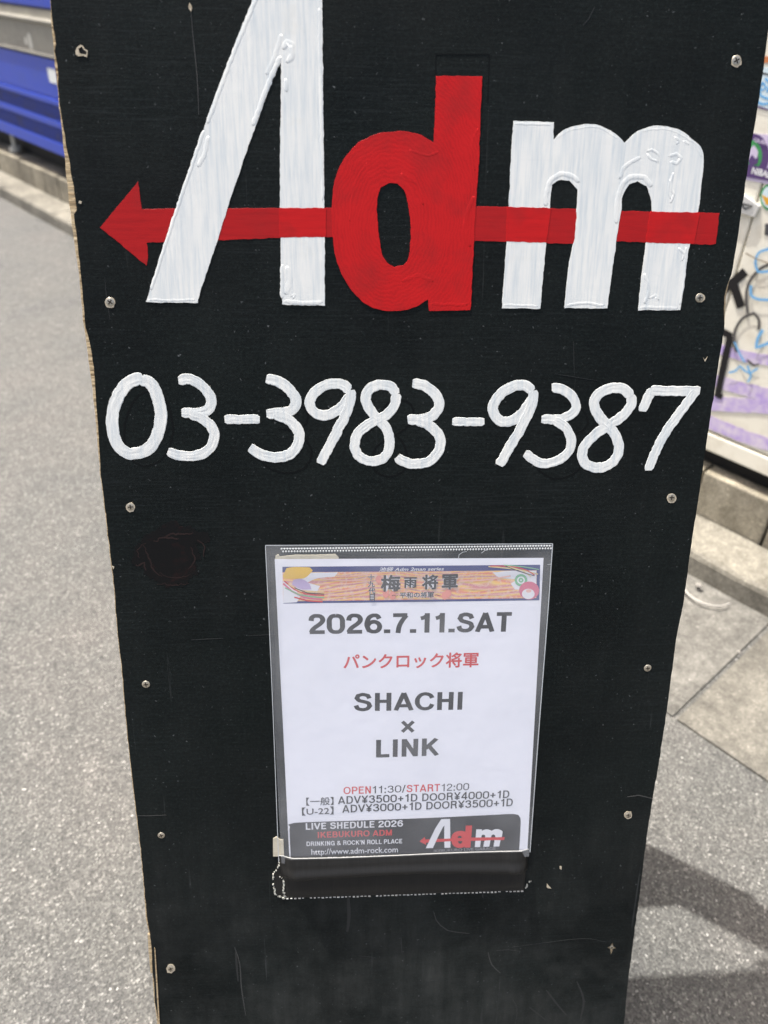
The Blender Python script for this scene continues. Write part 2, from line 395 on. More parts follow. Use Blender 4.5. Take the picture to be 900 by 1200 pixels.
for x in (.85, 1.85):
    for y in (.05, .62):
        g = Geo(); nn = 12
        for (r0, za, zb) in ((.03, .008, .03), (.012, .03, .112)):
            vs = [(x + r0 * math.cos(i * math.tau / nn), y + r0 * math.sin(i * math.tau / nn), z) for z in (za, zb) for i in range(nn)]
            g.add(vs, [(i, (i + 1) % nn, (i + 1) % nn + nn, i + nn) for i in range(nn)] + [tuple(range(nn - 1, -1, -1)), tuple(range(nn, 2 * nn))])
        g.build('levelling_foot', flat('pale_foot', (.6, .58, .5)), vm)

g = Geo(); g.box((.02, .09, .008), (VW - .02, .68, .112)); g.build('gap_shade', DARK, vm)  # dark box added under the machine to blacken the shaded gap
# ---- white cabinet covered with graffiti (right)
CREAM = m_dirty('cream_enamel', (.84, .80, .68), (.60, .54, .42), .42, 14, (.48, .85))
CK1, CK0, CN = -1.2, 1.15, 1.42
cb = empty('metal_cabinet', street(CK0, CN, .16))
tag(cb, 'cream metal cabinet covered in graffiti and stickers, right edge behind the sign', 'cabinet')
CW = CK0 - CK1
def cf(px, py): return onface(px, py, CN, CK0, .16)
g = Geo(); g.box((0, .014, vz(.205)), (CW, .70, 1.75), bev=.008); g.build('cabinet_body', CREAM, cb)
seam_x = cf(858, 335).x
g = Geo(); g.box((.004, 0, vz(.247)), (seam_x - .0015, .0135, 1.74), bev=.003); g.build('door', CREAM, cb)
g = Geo(); g.box((seam_x + .0015, 0, vz(.247)), (CW - .004, .0135, 1.74), bev=.003); g.build('door', CREAM, cb)
g = Geo(); g.box((.004, -.002, vz(.206)), (CW - .004, .0135, vz(.243)), bev=.003); g.build('bottom_rail', CREAM, cb)
for x in (.25, 2.1):
    for y in (.06, .6):
        g = Geo(); g.box((x, y, .008), (x + .06, y + .06, .046)); g.build('foot', DARK, cb)
g = Geo(); g.box((.02, .03, .008), (CW - .02, .66, .050)); g.build('gap_shade', DARK, cb)  # added dark box, stands in for the shade beneath the cabinet
# latch
la, lb = cf(871, 232), cf(887, 250); g = Geo()
d_ = filled([[(la.x - .012, lb.y - .004), (la.x - .012, la.y + .012), (la.x + .008, la.y + .004), (lb.x + .004, la.y - .006), (lb.x, lb.y - .006)]], .0005, .006, .001); d_.transform(Matrix.Rotation(math.pi / 2, 4, 'X'))
g.add([v.co[:] for v in d_.vertices], [tuple(p.vertices) for p in d_.polygons])
lt = g.build('latch', STEEL, cb)
ax_, bx_, ay_, by_ = la.x, lb.x - .008, lb.y + .004, la.y - .008
ld = ribbon([Vector((ax_, by_)), Vector((bx_, by_)), Vector(((ax_ + bx_) / 2, ay_)), Vector((ax_, by_))], .0022, .0064, .0074); link('latch_slot', ld, lt, DARK)
INK = flat('black_marker', (.015, .014, .015), .4); LBLUE = flat('light_blue_marker', (.16, .42, .72)); GREYINK = flat('worn_grey_marker', (.10, .095, .09))
PURP = m_dirty('violet_spray', (.42, .30, .66), (.70, .62, .72), .6, 30, (.35, .62)); BRN = flat('brown_scratch', (.3, .24, .17))
zz = [.0004]
def stroke(pix, wpx, mt, name='graffiti_stroke', taper=False):
    pts = [cf(*p) for p in pix]
    zz[0] += .0002
    d = ribbon(pts, wpx * .00205, zz[0], zz[0] + .0002, True, taper); return link(name, d, cb, mt)
# violet spray bands first, then the tags over them
stroke([(838, 407), (860, 414), (885, 420), (925, 424)], 10, PURP)
stroke([(838, 446), (865, 454), (885, 459), (925, 468)], 12, PURP)
stroke([(828, 472), (855, 474), (880, 475), (925, 478)], 14, PURP)
stroke([(826, 492), (850, 502), (880, 514), (925, 528)], 13, PURP)
stroke([(846, 341), (860, 330), (874, 318)], 8, INK)
stroke([(858, 328), (864, 345), (869, 360)], 8, INK)
stroke([(846, 388), (858, 394)], 6, INK); stroke([(857, 393), (852, 412), (846, 440), (842, 460)], 6.5, INK); stroke([(838, 461), (847, 465)], 5, INK)
stroke([(903, 309), (890, 316), (879, 330), (875, 347), (877, 367)], 2.5, GREYINK)
stroke([(890, 386), (890, 374), (884, 367), (872, 372), (863, 385), (861, 400), (864, 412)], 2.6, GREYINK)
stroke([(876, 421), (884, 428), (890, 426)], 2.2, GREYINK, taper=True)
stroke([(903, 291), (890, 296), (886, 308), (889, 318), (899, 318), (912, 312)], 2, LBLUE)
stroke([(881, 334), (881, 345), (888, 350), (900, 351), (915, 352)], 2.2, LBLUE)
stroke([(895, 386), (889, 396), (887, 407), (898, 403), (912, 396)], 2.6, LBLUE)
stroke([(855, 436), (863, 434), (868, 428), (874, 434), (880, 437), (889, 431)], 1.8, LBLUE)
stroke([(877, 428), (881, 440), (877, 447)], 1.8, LBLUE)
stroke([(862, 400), (868, 414), (874, 424)], 1.6, LBLUE)
stroke([(875, 296), (886, 302), (905, 309)], 1, BRN)
stroke([(868, 180), (866, 176)], 1, BRN)
# stickers
def fpoly(pix, z0, z1, mt, name, parent=cb, smooth=True):
    P = [cf(*p) for p in pix]
    if smooth: P = catmull(P, True, .006, 50)
    d = filled([P], z0, z1); d.transform(Matrix.Rotation(math.pi / 2, 4, 'X')); return link(name, d, parent, mt)
def ell(cx, cy, rx, ry, n=28, rot=0):
    return [(cx + rx * math.cos(t) * math.cos(rot) - ry * math.sin(t) * math.sin(rot), cy + rx * math.cos(t) * math.sin(rot) + ry * math.sin(t) * math.cos(rot)) for t in [i * math.tau / n for i in range(n)]]
VIO = flat('violet_print', (.10, .055, .17)); LILAC = flat('lilac_vinyl', (.62, .54, .70)); GREEN = flat('green_print', (.06, .30, .10)); ICE = flat('ice_blue_vinyl', (.62, .74, .78))
s1 = fpoly([(862, 208), (866, 180), (880, 156), (925, 160), (925, 221)], .0005, .0010, LILAC, 'sticker', smooth=False)
s1['label'] = 'lilac sticker with a green disc and NIBAL lettering'
fpoly(ell(882, 182, 20, 26), .0011, .0013, VIO, 'sticker_ring', s1)
fpoly(ell(881, 182, 12.5, 18), .0014, .0015, GREEN, 'sticker_disc', s1)
fpoly([(876, 190), (877, 176), (884, 170), (889, 178), (886, 190), (881, 184)], .0016, .0017, LILAC, 'sticker_emblem', s1)
fpoly([(877, 188), (882, 181), (886, 186), (890, 183), (888, 192), (880, 194)], .0018, .0019, VIO, 'sticker_emblem', s1)
fpoly([(866, 190), (925, 202), (925, 216), (864, 205)], .0020, .0021, VIO, 'sticker_band', s1, smooth=False)
def cabtext(s, pa, pb, hpx, z, mt, parent, bold=.03):
    tm = text_mesh(s, bold); xs = [v.co.x for v in tm.vertices]; ys = [v.co.y for v in tm.vertices]
    a, b = cf(*pa), cf(*pb); t = cf(pa[0], pa[1] - hpx); d = b - a; hh = (t - a).length / max(ys); x0 = min(xs); sx = 1 / (max(xs) - x0)
    for v in tm.vertices:
        u = (v.co.x - x0) * sx; q = a + d * u; v.co = Vector((q.x, -z, q.y + v.co.y * hh))
    return link('lettering', tm, parent, mt)
cabtext('NIBAL', (881, 203), (903, 208.5), 7.5, .0023, flat('sticker_white', (.8, .8, .8)), s1)
cabtext('QUER', (884, 165), (900, 170), 4, .0023, LILAC, s1)
s2 = fpoly([(880, 122), (893, 78), (925, 84), (925, 134)], .0005, .0010, ICE, 'sticker', smooth=False)
s2['label'] = 'pale blue sticker with a sketched face'
for pix in ([(895, 96), (889, 102), (892, 112), (902, 116)], [(890, 100), (896, 98), (898, 103), (893, 106), (890, 100)], [(886, 118), (894, 122), (905, 120)], [(897, 92), (903, 97), (899, 108)]):
    d = ribbon([cf(*p) for p in pix], .0035, .0012, .0013); link('drawn_line', d, s2, LBLUE)
fpoly([(891, 84), (925, 92), (925, 94), (891, 86)], .0012, .0013, INK, 'drawn_line', s2, False)
fpoly([(881, 122), (925, 134), (925, 136), (881, 124)], .0012, .0013, VIO, 'drawn_line', s2, False)
fpoly([(889, 66), (925, 66), (925, 72), (890, 74)], .0005, .0010, flat('orange_print', (.55, .20, .08)), 'sticker', smooth=False)
s3 = fpoly(ell(903, 231, 12, 16), .0005, .0010, GREEN, 'sticker'); s3['label'] = 'small round green and yellow sticker'
fpoly(ell(903, 231, 10, 13), .0011, .0013, ICE, 'sticker_disc', s3)
fpoly([(893, 228), (901, 232), (912, 226), (912, 240), (898, 240)], .0014, .0015, flat('amber_print', (.72, .38, .04)), 'sticker_emblem', s3)
fpoly([(897, 262), (912, 262), (912, 279), (896, 275)], .0005, .0010, flat('charcoal_print', (.07, .07, .075)), 'sticker', smooth=False)

# ---- litter in the gutter
def gnd(px, py, z=0): return on_plane(px, py, Vector((0, 0, z)), Vector((0, 0, 1)))
pts = [gnd(*p, .012) for p in ((801, 690), (806, 697), (814, 703), (824, 708), (836, 711), (846, 711), (855, 708))]
g = Geo(); vs = []; fs = []
for i, p in enumerate(pts):
    t = (pts[min(i + 1, 6)] - pts[max(i - 1, 0)]).normalized(); s = Vector((-t.y, t.x, 0)) * (.0022 if i < 4 else .0013)
    vs += [p + s + Vector((0, 0, .001)), p - s + Vector((0, 0, .001)), p - s * .8 + Vector((0, 0, .003)), p + s * .8 + Vector((0, 0, .003))]
    if i: a = 4 * i - 4; fs += [(a + j, a + (j + 1) % 4, a + 4 + (j + 1) % 4, a + 4 + j) for j in range(4)]
g.add(vs, fs); o = g.build('plastic_strap', flat('white_strap', (.42, .40, .37), .35), None, True)
tag(o, 'curved strip of white plastic strap lying in the gutter below the kerb', 'strap')
ico = bmesh.new(); bmesh.ops.create_icosphere(ico, subdivisions=2, radius=1)
for v in ico.verts: v.co *= 1 + .25 * noise.noise(v.co * 1.3 + Vector((3, 1, 2)))
pm = bpy.data.meshes.new('pebble'); ico.to_mesh(pm); ico.free(); PEB = m_concrete('pebble_stone', (.25, .24, .22), (.42, .4, .37), 80)
PL = [((819, 686), .0075, 'rounded grey pebble beside the kerb, above the white strap'), ((866, 764), .004, 'small dark pebble lying on the gutter slab right of the sign')]
for (p, r, lab) in PL:
    o = link('pebble', pm if p == PL[0][0] else pm.copy(), None, PEB, True); o.location = gnd(*p, .012 + r * .4); o.scale = (r, r * .8, r * .6); o.rotation_euler = (0, 0, p[0]); tag(o, lab, 'pebble', 'loose pebbles by the kerb')

# ================================================================== THE SIGN BOARD
sg = empty('sandwich_board', MB)
tag(sg, 'black painted plywood sandwich board with white and red hand lettering and phone number', 'sign board')
LO = [(52, -60), (58, 0), (60, 33), (64, 75), (68, 117), (74, 173), (80, 233), (86, 280), (92, 320), (97, 377), (101, 402), (108, 458), (112.5, 500), (116.5, 552), (121, 588), (127, 640), (132.8, 687), (137, 742), (141.5, 780), (144.4, 815), (147.4, 850), (150.3, 879), (154.6, 917), (159, 955), (163.4, 990), (167.8, 1037), (170.7, 1078), (175, 1098), (178, 1139), (180.5, 1174), (184, 1200)]
LF = [(56, -60), (59, 0), (60.5, 17), (62.5, 33), (65.5, 52), (63.5, 60), (67.5, 77), (68.5, 90), (67.5, 101), (71.5, 133), (77, 167), (83, 200), (87, 226), (90, 246), (86.5, 251), (89.5, 273), (93, 307), (96, 333), (100, 383), (105.5, 402), (110, 430), (111.5, 458), (112.5, 470), (115, 499), (117, 533), (118, 556), (122.5, 589), (128.3, 640), (134, 687), (138, 742), (142.6, 780), (145.5, 815), (148.5, 850), (151.3, 879), (155.8, 917), (160.2, 955), (164.5, 990), (168.8, 1037), (172.6, 1078), (175.5, 1094), (178, 1110), (178.5, 1139), (180.5, 1150), (181.5, 1174), (186.5, 1200)]
RT = [(908.5, -30), (900, 42), (894, 87), (887.5, 130), (880, 175), (874, 215), (869, 250), (863.5, 287), (857.5, 322), (853.2, 338), (851.5, 348), (851, 356), (849, 387), (844, 415), (837.5, 460), (831, 500), (825, 540), (817.5, 594), (811.5, 630), (805.5, 675), (801, 708), (793.5, 744), (787.5, 789), (781.5, 834), (772.3, 895), (765, 936), (760, 968), (754.7, 1008), (750.7, 1042), (745, 1083), (741, 1115), (736.5, 1147), (731.5, 1200)]
def dens(pl_, step=.004, amp=.0005, seed=0):
    out = []
    for i in range(len(pl_) - 1):
        a, b = pl_[i], pl_[i + 1]; k = max(1, int((b - a).length / step))
        for j in range(k):
            p = a.lerp(b, j / k); out.append(p + Vector((amp * noise.noise(Vector((p.y * 130, seed, 0))) + amp * .6 * noise.noise(Vector((p.y * 420, seed + 4, 0))), 0)))
    out.append(pl_[-1]); return out
TOPY = B(450, 60).y + .175
def board_outline(left, right, sd):
    l = BL(left); r = BL(right)
    tl = Vector((l[0].x - .001, TOPY)); tr = Vector((r[0].x, TOPY)); l = [tl] + l + [Vector((l[-1].x - .002, .001))]; r = [tr] + r + [Vector((r[-1].x - .001, .001))]
    return dens(l, seed=sd) + list(reversed(dens(r, seed=sd + 30)))
core = link('plywood_core', filled([board_outline(LO, RT, 1)], -.009, -.0009), sg, M_PLY)
RTF = [(x - (.3 if not 335 < y < 360 else 2.5), y) for x, y in RT]
hole = [B(95 + 6 * math.cos(t) * (1 + .3 * math.sin(3 * t)), 60 + 6 * math.sin(t) * (1 + .25 * math.cos(2 * t))) for t in [i * .5236 for i in range(12)]]
star = [B(717 + r * math.cos(a), 1111 + r * math.sin(a)) for a, r in [(i * math.pi / 4 + .1, (6 if i % 2 == 0 else 2.6) + (3 if i == 2 else 0)) for i in range(8)]]
face_l = [board_outline(LF, RTF, 1), hole, star]
face = link('painted_face', filled(face_l, -.0009, 0), sg, M_BLACK)
# battens behind the face
for x in (-.2205, .1875):
    g = Geo(); g.box((x, .004, -.036), (x + .033, TOPY - .004, -.0095), bev=.001); g.build('batten', M_TIMBER, sg)
for y in (.02, TOPY - .04):
    g = Geo(); g.box((-.186, y, -.034), (.186, y + .033, -.0095), bev=.001); g.build('cross_rail', M_TIMBER, sg)
# rear leaf, leaning back from the hinge; its lower part is boarded, the top is open
topw = near_board(0, TOPY - .005, -.04); foot = Vector((topw.x, .657, .0)); ax = (topw - foot); LR = ax.length; ax.normalize(); bk = XB.cross(ax).normalized()
MR = Matrix(((XB.x, ax.x, bk.x), (XB.y, ax.y, bk.y), (XB.z, ax.z, bk.z))).to_4x4(); MR.translation = foot
MR = MB.inverted() @ MR
def rear(name, a, b, mt):
    g = Geo(); g.box(a, b, bev=.001); o = g.build(name, mt, sg); o.data.transform(MR); return o
rear('rear_leg', (-.225, 0, -.028), (-.160, LR - .004, 0), M_TIMBER); rear('rear_leg', (.160, 0, -.028), (.225, LR - .004, 0), M_TIMBER)
rear('rear_panel', (-.224, .02, -.0375), (.224, LR * .80, -.0285), M_BLACK)
rear('rear_rail', (-.159, .06, -.026), (.159, .10, -.002), M_TIMBER)
for x in (-.15, .12): rear('hinge', (x, LR - .02, .0005), (x + .03, LR + .004, .004), STEEL)

# ---- screws
HEAD = mat('screw_steel', (.50, .45, .36), .38, .5, .75); RECESS = flat('recess_dark', (.03, .022, .015))
def screw_mesh():
    g = Geo(); n = 20; prof = [(.0036, 0), (.0036, .0004), (.0031, .0009), (.002, .00115)]
    vs = [(r * math.cos(i * math.tau / n), r * math.sin(i * math.tau / n), z) for r, z in prof for i in range(n)] + [(0, 0, .0012)]
    fs = [(a * n + i, a * n + (i + 1) % n, (a + 1) * n + (i + 1) % n, (a + 1) * n + i) for a in range(3) for i in range(n)] + [(3 * n + i, 3 * n + (i + 1) % n, 4 * n) for i in range(n)]
    g.add(vs, fs)
    g.box((-.0021, -.00048, .0009), (.0021, .00048, .00128), 1); g.box((-.00048, -.0021, .0009), (-.00001 + .00048, .0021, .00131), 1)  # cross recess as raised dark bars, its shade put into the colour
    me = bpy.data.meshes.new('screw'); me.from_pydata(g.v, [], g.f); me.materials.append(HEAD); me.materials.append(RECESS)
    me.polygons.foreach_set('material_index', g.mi); me.polygons.foreach_set('use_smooth', [mi == 0 for mi in g.mi]); return me
SM = screw_mesh()
for (x, y, s) in ((129, 354, 1), (153, 594, .95), (171, 802, 1), (189, 979, .95), (200, 1135, 1), (863, 71, 1.02), (820, 349, .98), (787, 583, 1), (759, 783, 1), (736, 955, .85), (717, 1111, .7)):
    o = bpy.data.objects.new('screw', SM); COL.objects.link(o); o.parent = sg; q = B(x, y); o.location = (q.x, q.y, -.0002 if s > .8 else -.0009); o.scale = (s * .88, s * .88, .55); o.rotation_euler.z = random.uniform(0, 1.5)
# torn paint rims of bare wood round a few screws
def chip(pix, z=.0003, name='paint_chip', mt=None):
    return link(name, filled([catmull(BL(pix), True, .0007, 80)], -.0002, z), sg, mt or M_CHIP)
M_CHIP = m_dirty('bare_wood_chip', (.55, .48, .36), (.3, .24, .15), .8, 200)
M_CHIPD = flat('hole_shadow', (.01, .009, .008))
def ringpoly(cx, cy, r0, seed, n=14, k=.35): return [(cx + r0 * (1 + k * noise.noise(Vector((i * 1.7, seed, 0)))) * math.cos(i * math.tau / n), cy + r0 * (1 + k * noise.noise(Vector((i * 1.3, seed + 5, 0)))) * math.sin(i * math.tau / n)) for i in range(n)]
HB = [(92, 57), (96, 54.5), (98, 58), (102, 61), (101, 64), (96, 63.5), (93, 62)]
link('paint_chip', filled([BL([(88.5, 60), (90, 56), (94, 52.5), (97, 53.5), (99, 57), (103, 59.5), (102, 67.5), (98, 65.5), (92, 66), (89, 64)]), BL(HB)], -.0003, .0003), sg, M_CHIP)
link('screw_hole', filled([BL(HB)], -.00088, -.0006), sg, M_CHIPD)
for (x, y, r, sd_) in ((129, 355, 6.2, 3), (153, 594.5, 5.4, 4), (787, 584, 5.6, 5), (821, 349, 5.2, 6), (200, 1135, 5.3, 8), (863, 73, 6.0, 9), (736, 955, 4.6, 11)):
    link('paint_chip', filled([BL(ringpoly(x, y, r, sd_)), BL(ringpoly(x, y, 3.6, 0, k=0))], -.0003, .0002), sg, M_CHIP)
for pix in ([(222, 3), (225, 8), (224, 14), (221, 9)], [(93, 235), (96, 236), (95, 239), (92, 238)], [(824, 419), (826, 422), (829, 418), (826, 424)], [(641, 1035), (643, 1038), (646, 1041), (641, 1040)], [(656, 1015), (658, 1015), (658, 1019), (656, 1018)], [(131, 663), (134, 664), (133, 667)]):
    chip(pix, .00025)
# ---- raised white and red paint
RED_D = m_red(tuple(B(458, 263))); RED = m_red(); RED_B = m_red(None, .78); RED_B.name = 'red_paint_over_black'
def painted(name, parts, mt, datas=()):
    ds = []
    for (loops, z, sd_) in parts:
        lp = [[B(p.x, p.y) for p in wobble(wobble(catmull(l, True, 2.2), .8, .12, sd_), .35, .5, sd_ + 3)] for l in loops]
        ds.append(filled(lp, .0, z, .00006))
    return merge_data(name, ds + list(datas), mt, sg)
def bead(pix, wpx, h, sd_=0, base=.00028):
    """thick ridge of paint left by the brush: rounded strip along a line"""
    P = [B(p.x, p.y) for p in wobble(catmull(pix, False, 1.8), .9, .15, sd_)]; n = len(P); prof = [(-1, -.3), (-.8, .55), (-.3, .95), (.25, 1), (.75, .6), (1, -.3)]; vs = []; fs = []
    for i, p in enumerate(P):
        t = (P[min(i + 1, n - 1)] - P[max(i - 1, 0)]).normalized(); nn = Vector((-t.y, t.x)); e = min(1, i / 2 + .3, (n - 1 - i) / 2 + .3)
        w = wpx * .00066 / 2 * (1 + .3 * noise.noise(Vector((i * .35, sd_, 1)))) * e
        for (a, b) in prof: q = p + nn * (w * a); vs.append((q.x, q.y, base + .24 * h * b * e * (1 + .25 * noise.noise(Vector((i * .5, sd_, 7))))))
    k = len(prof)
    for i in range(n - 1):
        for a in range(k - 1): fs.append((i * k + a, (i + 1) * k + a, (i + 1) * k + a + 1, i * k + a + 1))
    fs += [tuple(range(k)), tuple(range(n * k - 1, n * k - k - 1, -1))]
    me = bpy.data.meshes.new('b'); me.from_pydata(vs, [], fs); me.polygons.foreach_set('use_smooth', [True] * len(fs)); return me
A_LEG = [(171, 354), (204, 255), (238, 153), (262, 86), (303, -18), (330, -18), (330, 70), (318, 97), (300, 147), (287, 183), (266, 246), (258, 272), (234, 345), (232, 355)]
A_STEM = [(329, -18), (377.5, -18), (378.5, 100), (380, 240), (381, 358), (330.5, 357), (329, 300), (328, 240), (328.5, 160), (329.5, 68)]
M_OUT = [(601.7, 142), (649, 143), (648.5, 164), (660, 153), (677, 147), (697, 146), (713, 152), (725, 160), (732, 167.5), (743, 157), (760, 149), (773, 147.5), (793, 151), (810, 162), (821, 173), (824.5, 187), (821.5, 220), (818, 247), (808, 287), (803, 320), (797, 363.5), (747.5, 363.5), (752, 320), (757, 283), (763.5, 247), (762, 230), (757, 218), (747, 212.5), (737, 216), (730, 229), (727.5, 248), (722, 283), (717, 320), (711.5, 361.5), (661, 361), (666.5, 310), (673.5, 277), (676, 240), (676.5, 222), (667, 212), (655, 211.5), (647, 217), (645, 233), (643.5, 250), (639.5, 290), (633, 362), (588, 361), (593, 290), (597, 220), (599.5, 170)]
ARROW = [(117.5, 266.5), (162, 213), (164, 228), (166.3, 245), (204, 244.5), (300, 244), (388, 243.5), (420, 243), (555, 241.5), (600, 242.5), (675, 245), (727, 247), (780, 248.5), (843, 249.5), (841, 266), (839, 284), (833, 286.5), (780, 285), (723, 283), (670, 285.5), (600, 283.5), (555, 282), (420, 278), (388, 277.5), (335, 278.5), (265, 281), (172, 284.5), (173.5, 295), (172, 311.5)]
D_OUT = [(511, 89), (565, 89.5), (563, 140), (561, 190), (557, 250), (554, 310), (551.5, 363.5), (503, 364.5), (501.5, 351), (490, 358), (473, 363.5), (450, 364), (427, 355), (407, 333), (395, 307), (390, 277), (389, 240), (392, 213), (401, 190), (417, 170), (440, 157.5), (467, 154), (490, 157), (508, 167), (510, 130)]
D_IN = [(457, 214.5), (466, 215.5), (474, 224), (478, 240), (481, 262), (481, 285), (478.5, 303), (473, 311), (462, 313), (451, 305), (445.5, 287), (442.5, 260), (442, 235), (446, 220)]
ARROW_1 = [(117.5, 266.5), (162, 213), (164, 228), (166.3, 245), (204, 244.5), (300, 244), (388, 243.5), (405, 243.2), (405, 277.8), (388, 277.5), (335, 278.5), (265, 281), (172, 284.5), (173.5, 295), (172, 311.5)]
ARROW_2 = [(545, 241.6), (600, 242.5), (675, 245), (727, 247), (780, 248.5), (843, 249.5), (841, 266), (839, 284), (833, 286.5), (780, 285), (723, 283), (670, 285.5), (600, 283.5), (545, 281.8)]
OVER_A = [(327.5, 243.8), (360, 243.6), (382, 243.5), (382, 277.6), (360, 277.9), (327.5, 278.6)]
OVER_M1 = [(594.5, 242.2), (620, 243.1), (646, 244.1), (640, 284.6), (620, 284), (592.5, 283)]
OVER_M2 = [(762, 247.8), (790, 248.6), (820, 249.1), (813, 285.8), (790, 285.1), (756, 284)]
painted('arrow', [([ARROW_1], .00016, 3), ([ARROW_2], .00016, 3)], RED_B)
painted('arrow_stroke', [([OVER_A], .00036, 8)], RED, [bead([(329, 276.5), (350, 274), (381, 275)], 5, .0003, 11, .00030), bead([(335, 268), (360, 270), (380, 266)], 4, .00025, 4, .00030)])
painted('arrow_stroke', [([OVER_M1], .00036, 9)], RED, [bead([(595, 280), (615, 281), (638, 282)], 4, .00018, 5, .00030)])
painted('arrow_stroke', [([OVER_M2], .00036, 10)], RED, [bead([(760, 282), (780, 283), (810, 283)], 4, .0002, 2, .00030), bead([(800, 252), (802, 280)], 3, .00015, 6, .00030)])
A_ALL = [(171, 354), (204, 255), (238, 153), (262, 86), (303, -18), (377.5, -18), (378.5, 100), (380, 240), (381, 358), (330.5, 357), (329, 300), (328, 240), (328.5, 160), (329.5, 68), (318, 97), (300, 147), (287, 183), (266, 246), (258, 272), (234, 345), (232, 355)]
o = painted('letter', [([A_ALL], .0003, 5)], M_WHITE, [bead([(329, 66), (322, 80), (309, 112), (296, 148)], 5, .0005, 5), bead([(330, 40), (322, 66), (312, 88)], 5, .0003, 35), bead([(239, 153), (218, 215), (198, 275), (177, 340)], 3.5, .0004, 6), bead([(244, 160), (240, 180), (232, 196)], 5, .0004, 36), bead([(302, -5), (272, 68), (243, 145)], 4, .0004, 7), bead([(332, 58), (336, 49), (342, 52), (342, 66), (336, 74)], 6, .0005, 8), bead([(335, 92), (336, 108)], 5, .0005, 9), bead([(374, 10), (375, 60), (376, 120), (378, 235)], 3.5, .0003, 10), bead([(332, 353), (355, 355), (378, 354)], 5, .0004, 11), bead([(331, 310), (331, 350)], 4, .0003, 12), bead([(336, 312), (340, 328), (334, 345)], 8, .0003, 37), bead([(174, 351), (200, 352), (229, 351)], 3, .0003, 13), bead([(340, 348), (346, 345), (343, 351)], 3, .0003, 38)])
o['label'] = 'tall white slanted capital A'
o = painted('letter', [([M_OUT], .0003, 14)], M_WHITE, [bead([(639, 242), (641, 222), (646, 210), (658, 204), (671, 206), (678, 214)], 5.5, .0005, 16), bead([(722, 262), (724, 232), (730, 214), (741, 207), (755, 208), (764, 219)], 6, .0005, 17), bead([(726, 210), (731, 197), (742, 188), (751, 185)], 5, .0004, 18), bead([(757, 178), (764, 175), (771, 181), (771, 189), (763, 186), (758, 180)], 3, .0004, 19), bead([(783, 184), (792, 180), (798, 186), (793, 192), (785, 189)], 4, .0004, 20), bead([(789, 202), (786, 216), (790, 228), (785, 238)], 3, .0005, 21), bead([(785, 210), (783, 224), (786, 234)], 2.5, .0003, 39), bead([(790, 160), (796, 165), (792, 170)], 3, .0003, 22), bead([(800, 165), (808, 170)], 3, .0003, 40), bead([(603, 145), (646, 146)], 3, .0003, 23), bead([(590, 357), (630, 359)], 3, .0003, 24), bead([(664, 358), (685, 355), (708, 358)], 3.5, .0004, 25), bead([(750, 360), (794, 361)], 4, .0003, 26), bead([(755, 320), (760, 340), (755, 356)], 4, .0004, 27), bead([(760, 350), (768, 346), (772, 352)], 4, .0003, 41), bead([(795, 290), (802, 298), (799, 306)], 3, .0004, 28), bead([(804, 290), (801, 330), (796, 358)], 2.5, .0003, 29), bead([(752, 154), (770, 151), (790, 154), (815, 168), (822, 185)], 2.2, .0002, 42), bead([(652, 162), (670, 152), (700, 149), (724, 163)], 2, .0002, 43)])
o['label'] = 'white lower-case m'
o = painted('letter', [([D_OUT, D_IN], .00041, 30)], RED_D, [bead([(555, 230), (545, 262), (551, 290)], 5, .00025, 31, .00040), bead([(470, 330), (490, 322), (508, 330)], 5, .0002, 32, .00040), bead([(505, 356), (548, 357)], 4, .0002, 33, .00040), bead([(470, 203), (488, 215), (496, 240)], 4, .0002, 34, .00040), bead([(430, 190), (415, 220), (410, 260)], 3, .00012, 44, .00040), bead([(480, 176), (500, 182), (515, 178)], 3, .0002, 45, .00040), bead([(560, 150), (553, 170), (556, 200)], 3, .00015, 46, .00040)])
o['label'] = 'red lower-case d'
# ---- phone number brushed by hand
def z4(p): return (90 + p[0] / 2.25, 400 + p[1] / 2.25)
def z5(p): return (440 + p[0] / 2.25, 400 + p[1] / 2.25)
def brush(strokes, wpx, sd_, zt=.00022):
    ds = []
    for si, pix in enumerate(strokes):
        P = [B(p.x, p.y) for p in wobble(catmull(pix, False, 1.6, 75), .9, .2, sd_ + si)]; n = len(P)
        prof = [(-1, -.2), (-.97, .66), (-.86, .80), (-.6, .75), (-.3, .77), (0, .74), (.3, .77), (.62, .75), (.87, .80), (.97, .64), (1, -.2)]; vs = []; fs = []
        for i, p in enumerate(P):
            t = (P[min(i + 1, n - 1)] - P[max(i - 1, 0)]).normalized(); nn = Vector((-t.y, t.x)); e = min(1, .72 + .28 * i / 2, .72 + .28 * (n - 1 - i) / 2)
            w = (wpx - .6) * .00066 / 2 * (1 + .10 * noise.noise(Vector((i * .13, sd_ + si, 1))) + .05 * noise.noise(Vector((i * .7, sd_, 3)))) * e
            for a, b in prof:
                q = p + nn * (w * a); vs.append((q.x, q.y, zt * b + (zt * .4 * noise.noise(Vector((i * .09, a * 5, sd_ + si))) if b > 0 else 0) + si * .00005))
        k = len(prof)
        for i in range(n - 1):
            for a in range(k - 1): fs.append((i * k + a, (i + 1) * k + a, (i + 1) * k + a + 1, i * k + a + 1))
        fs += [tuple(range(k)), tuple(range(n * k - 1, n * k - k - 1, -1))]
        me = bpy.data.meshes.new('b'); me.from_pydata(vs, [], fs); ds.append(me)
    return ds
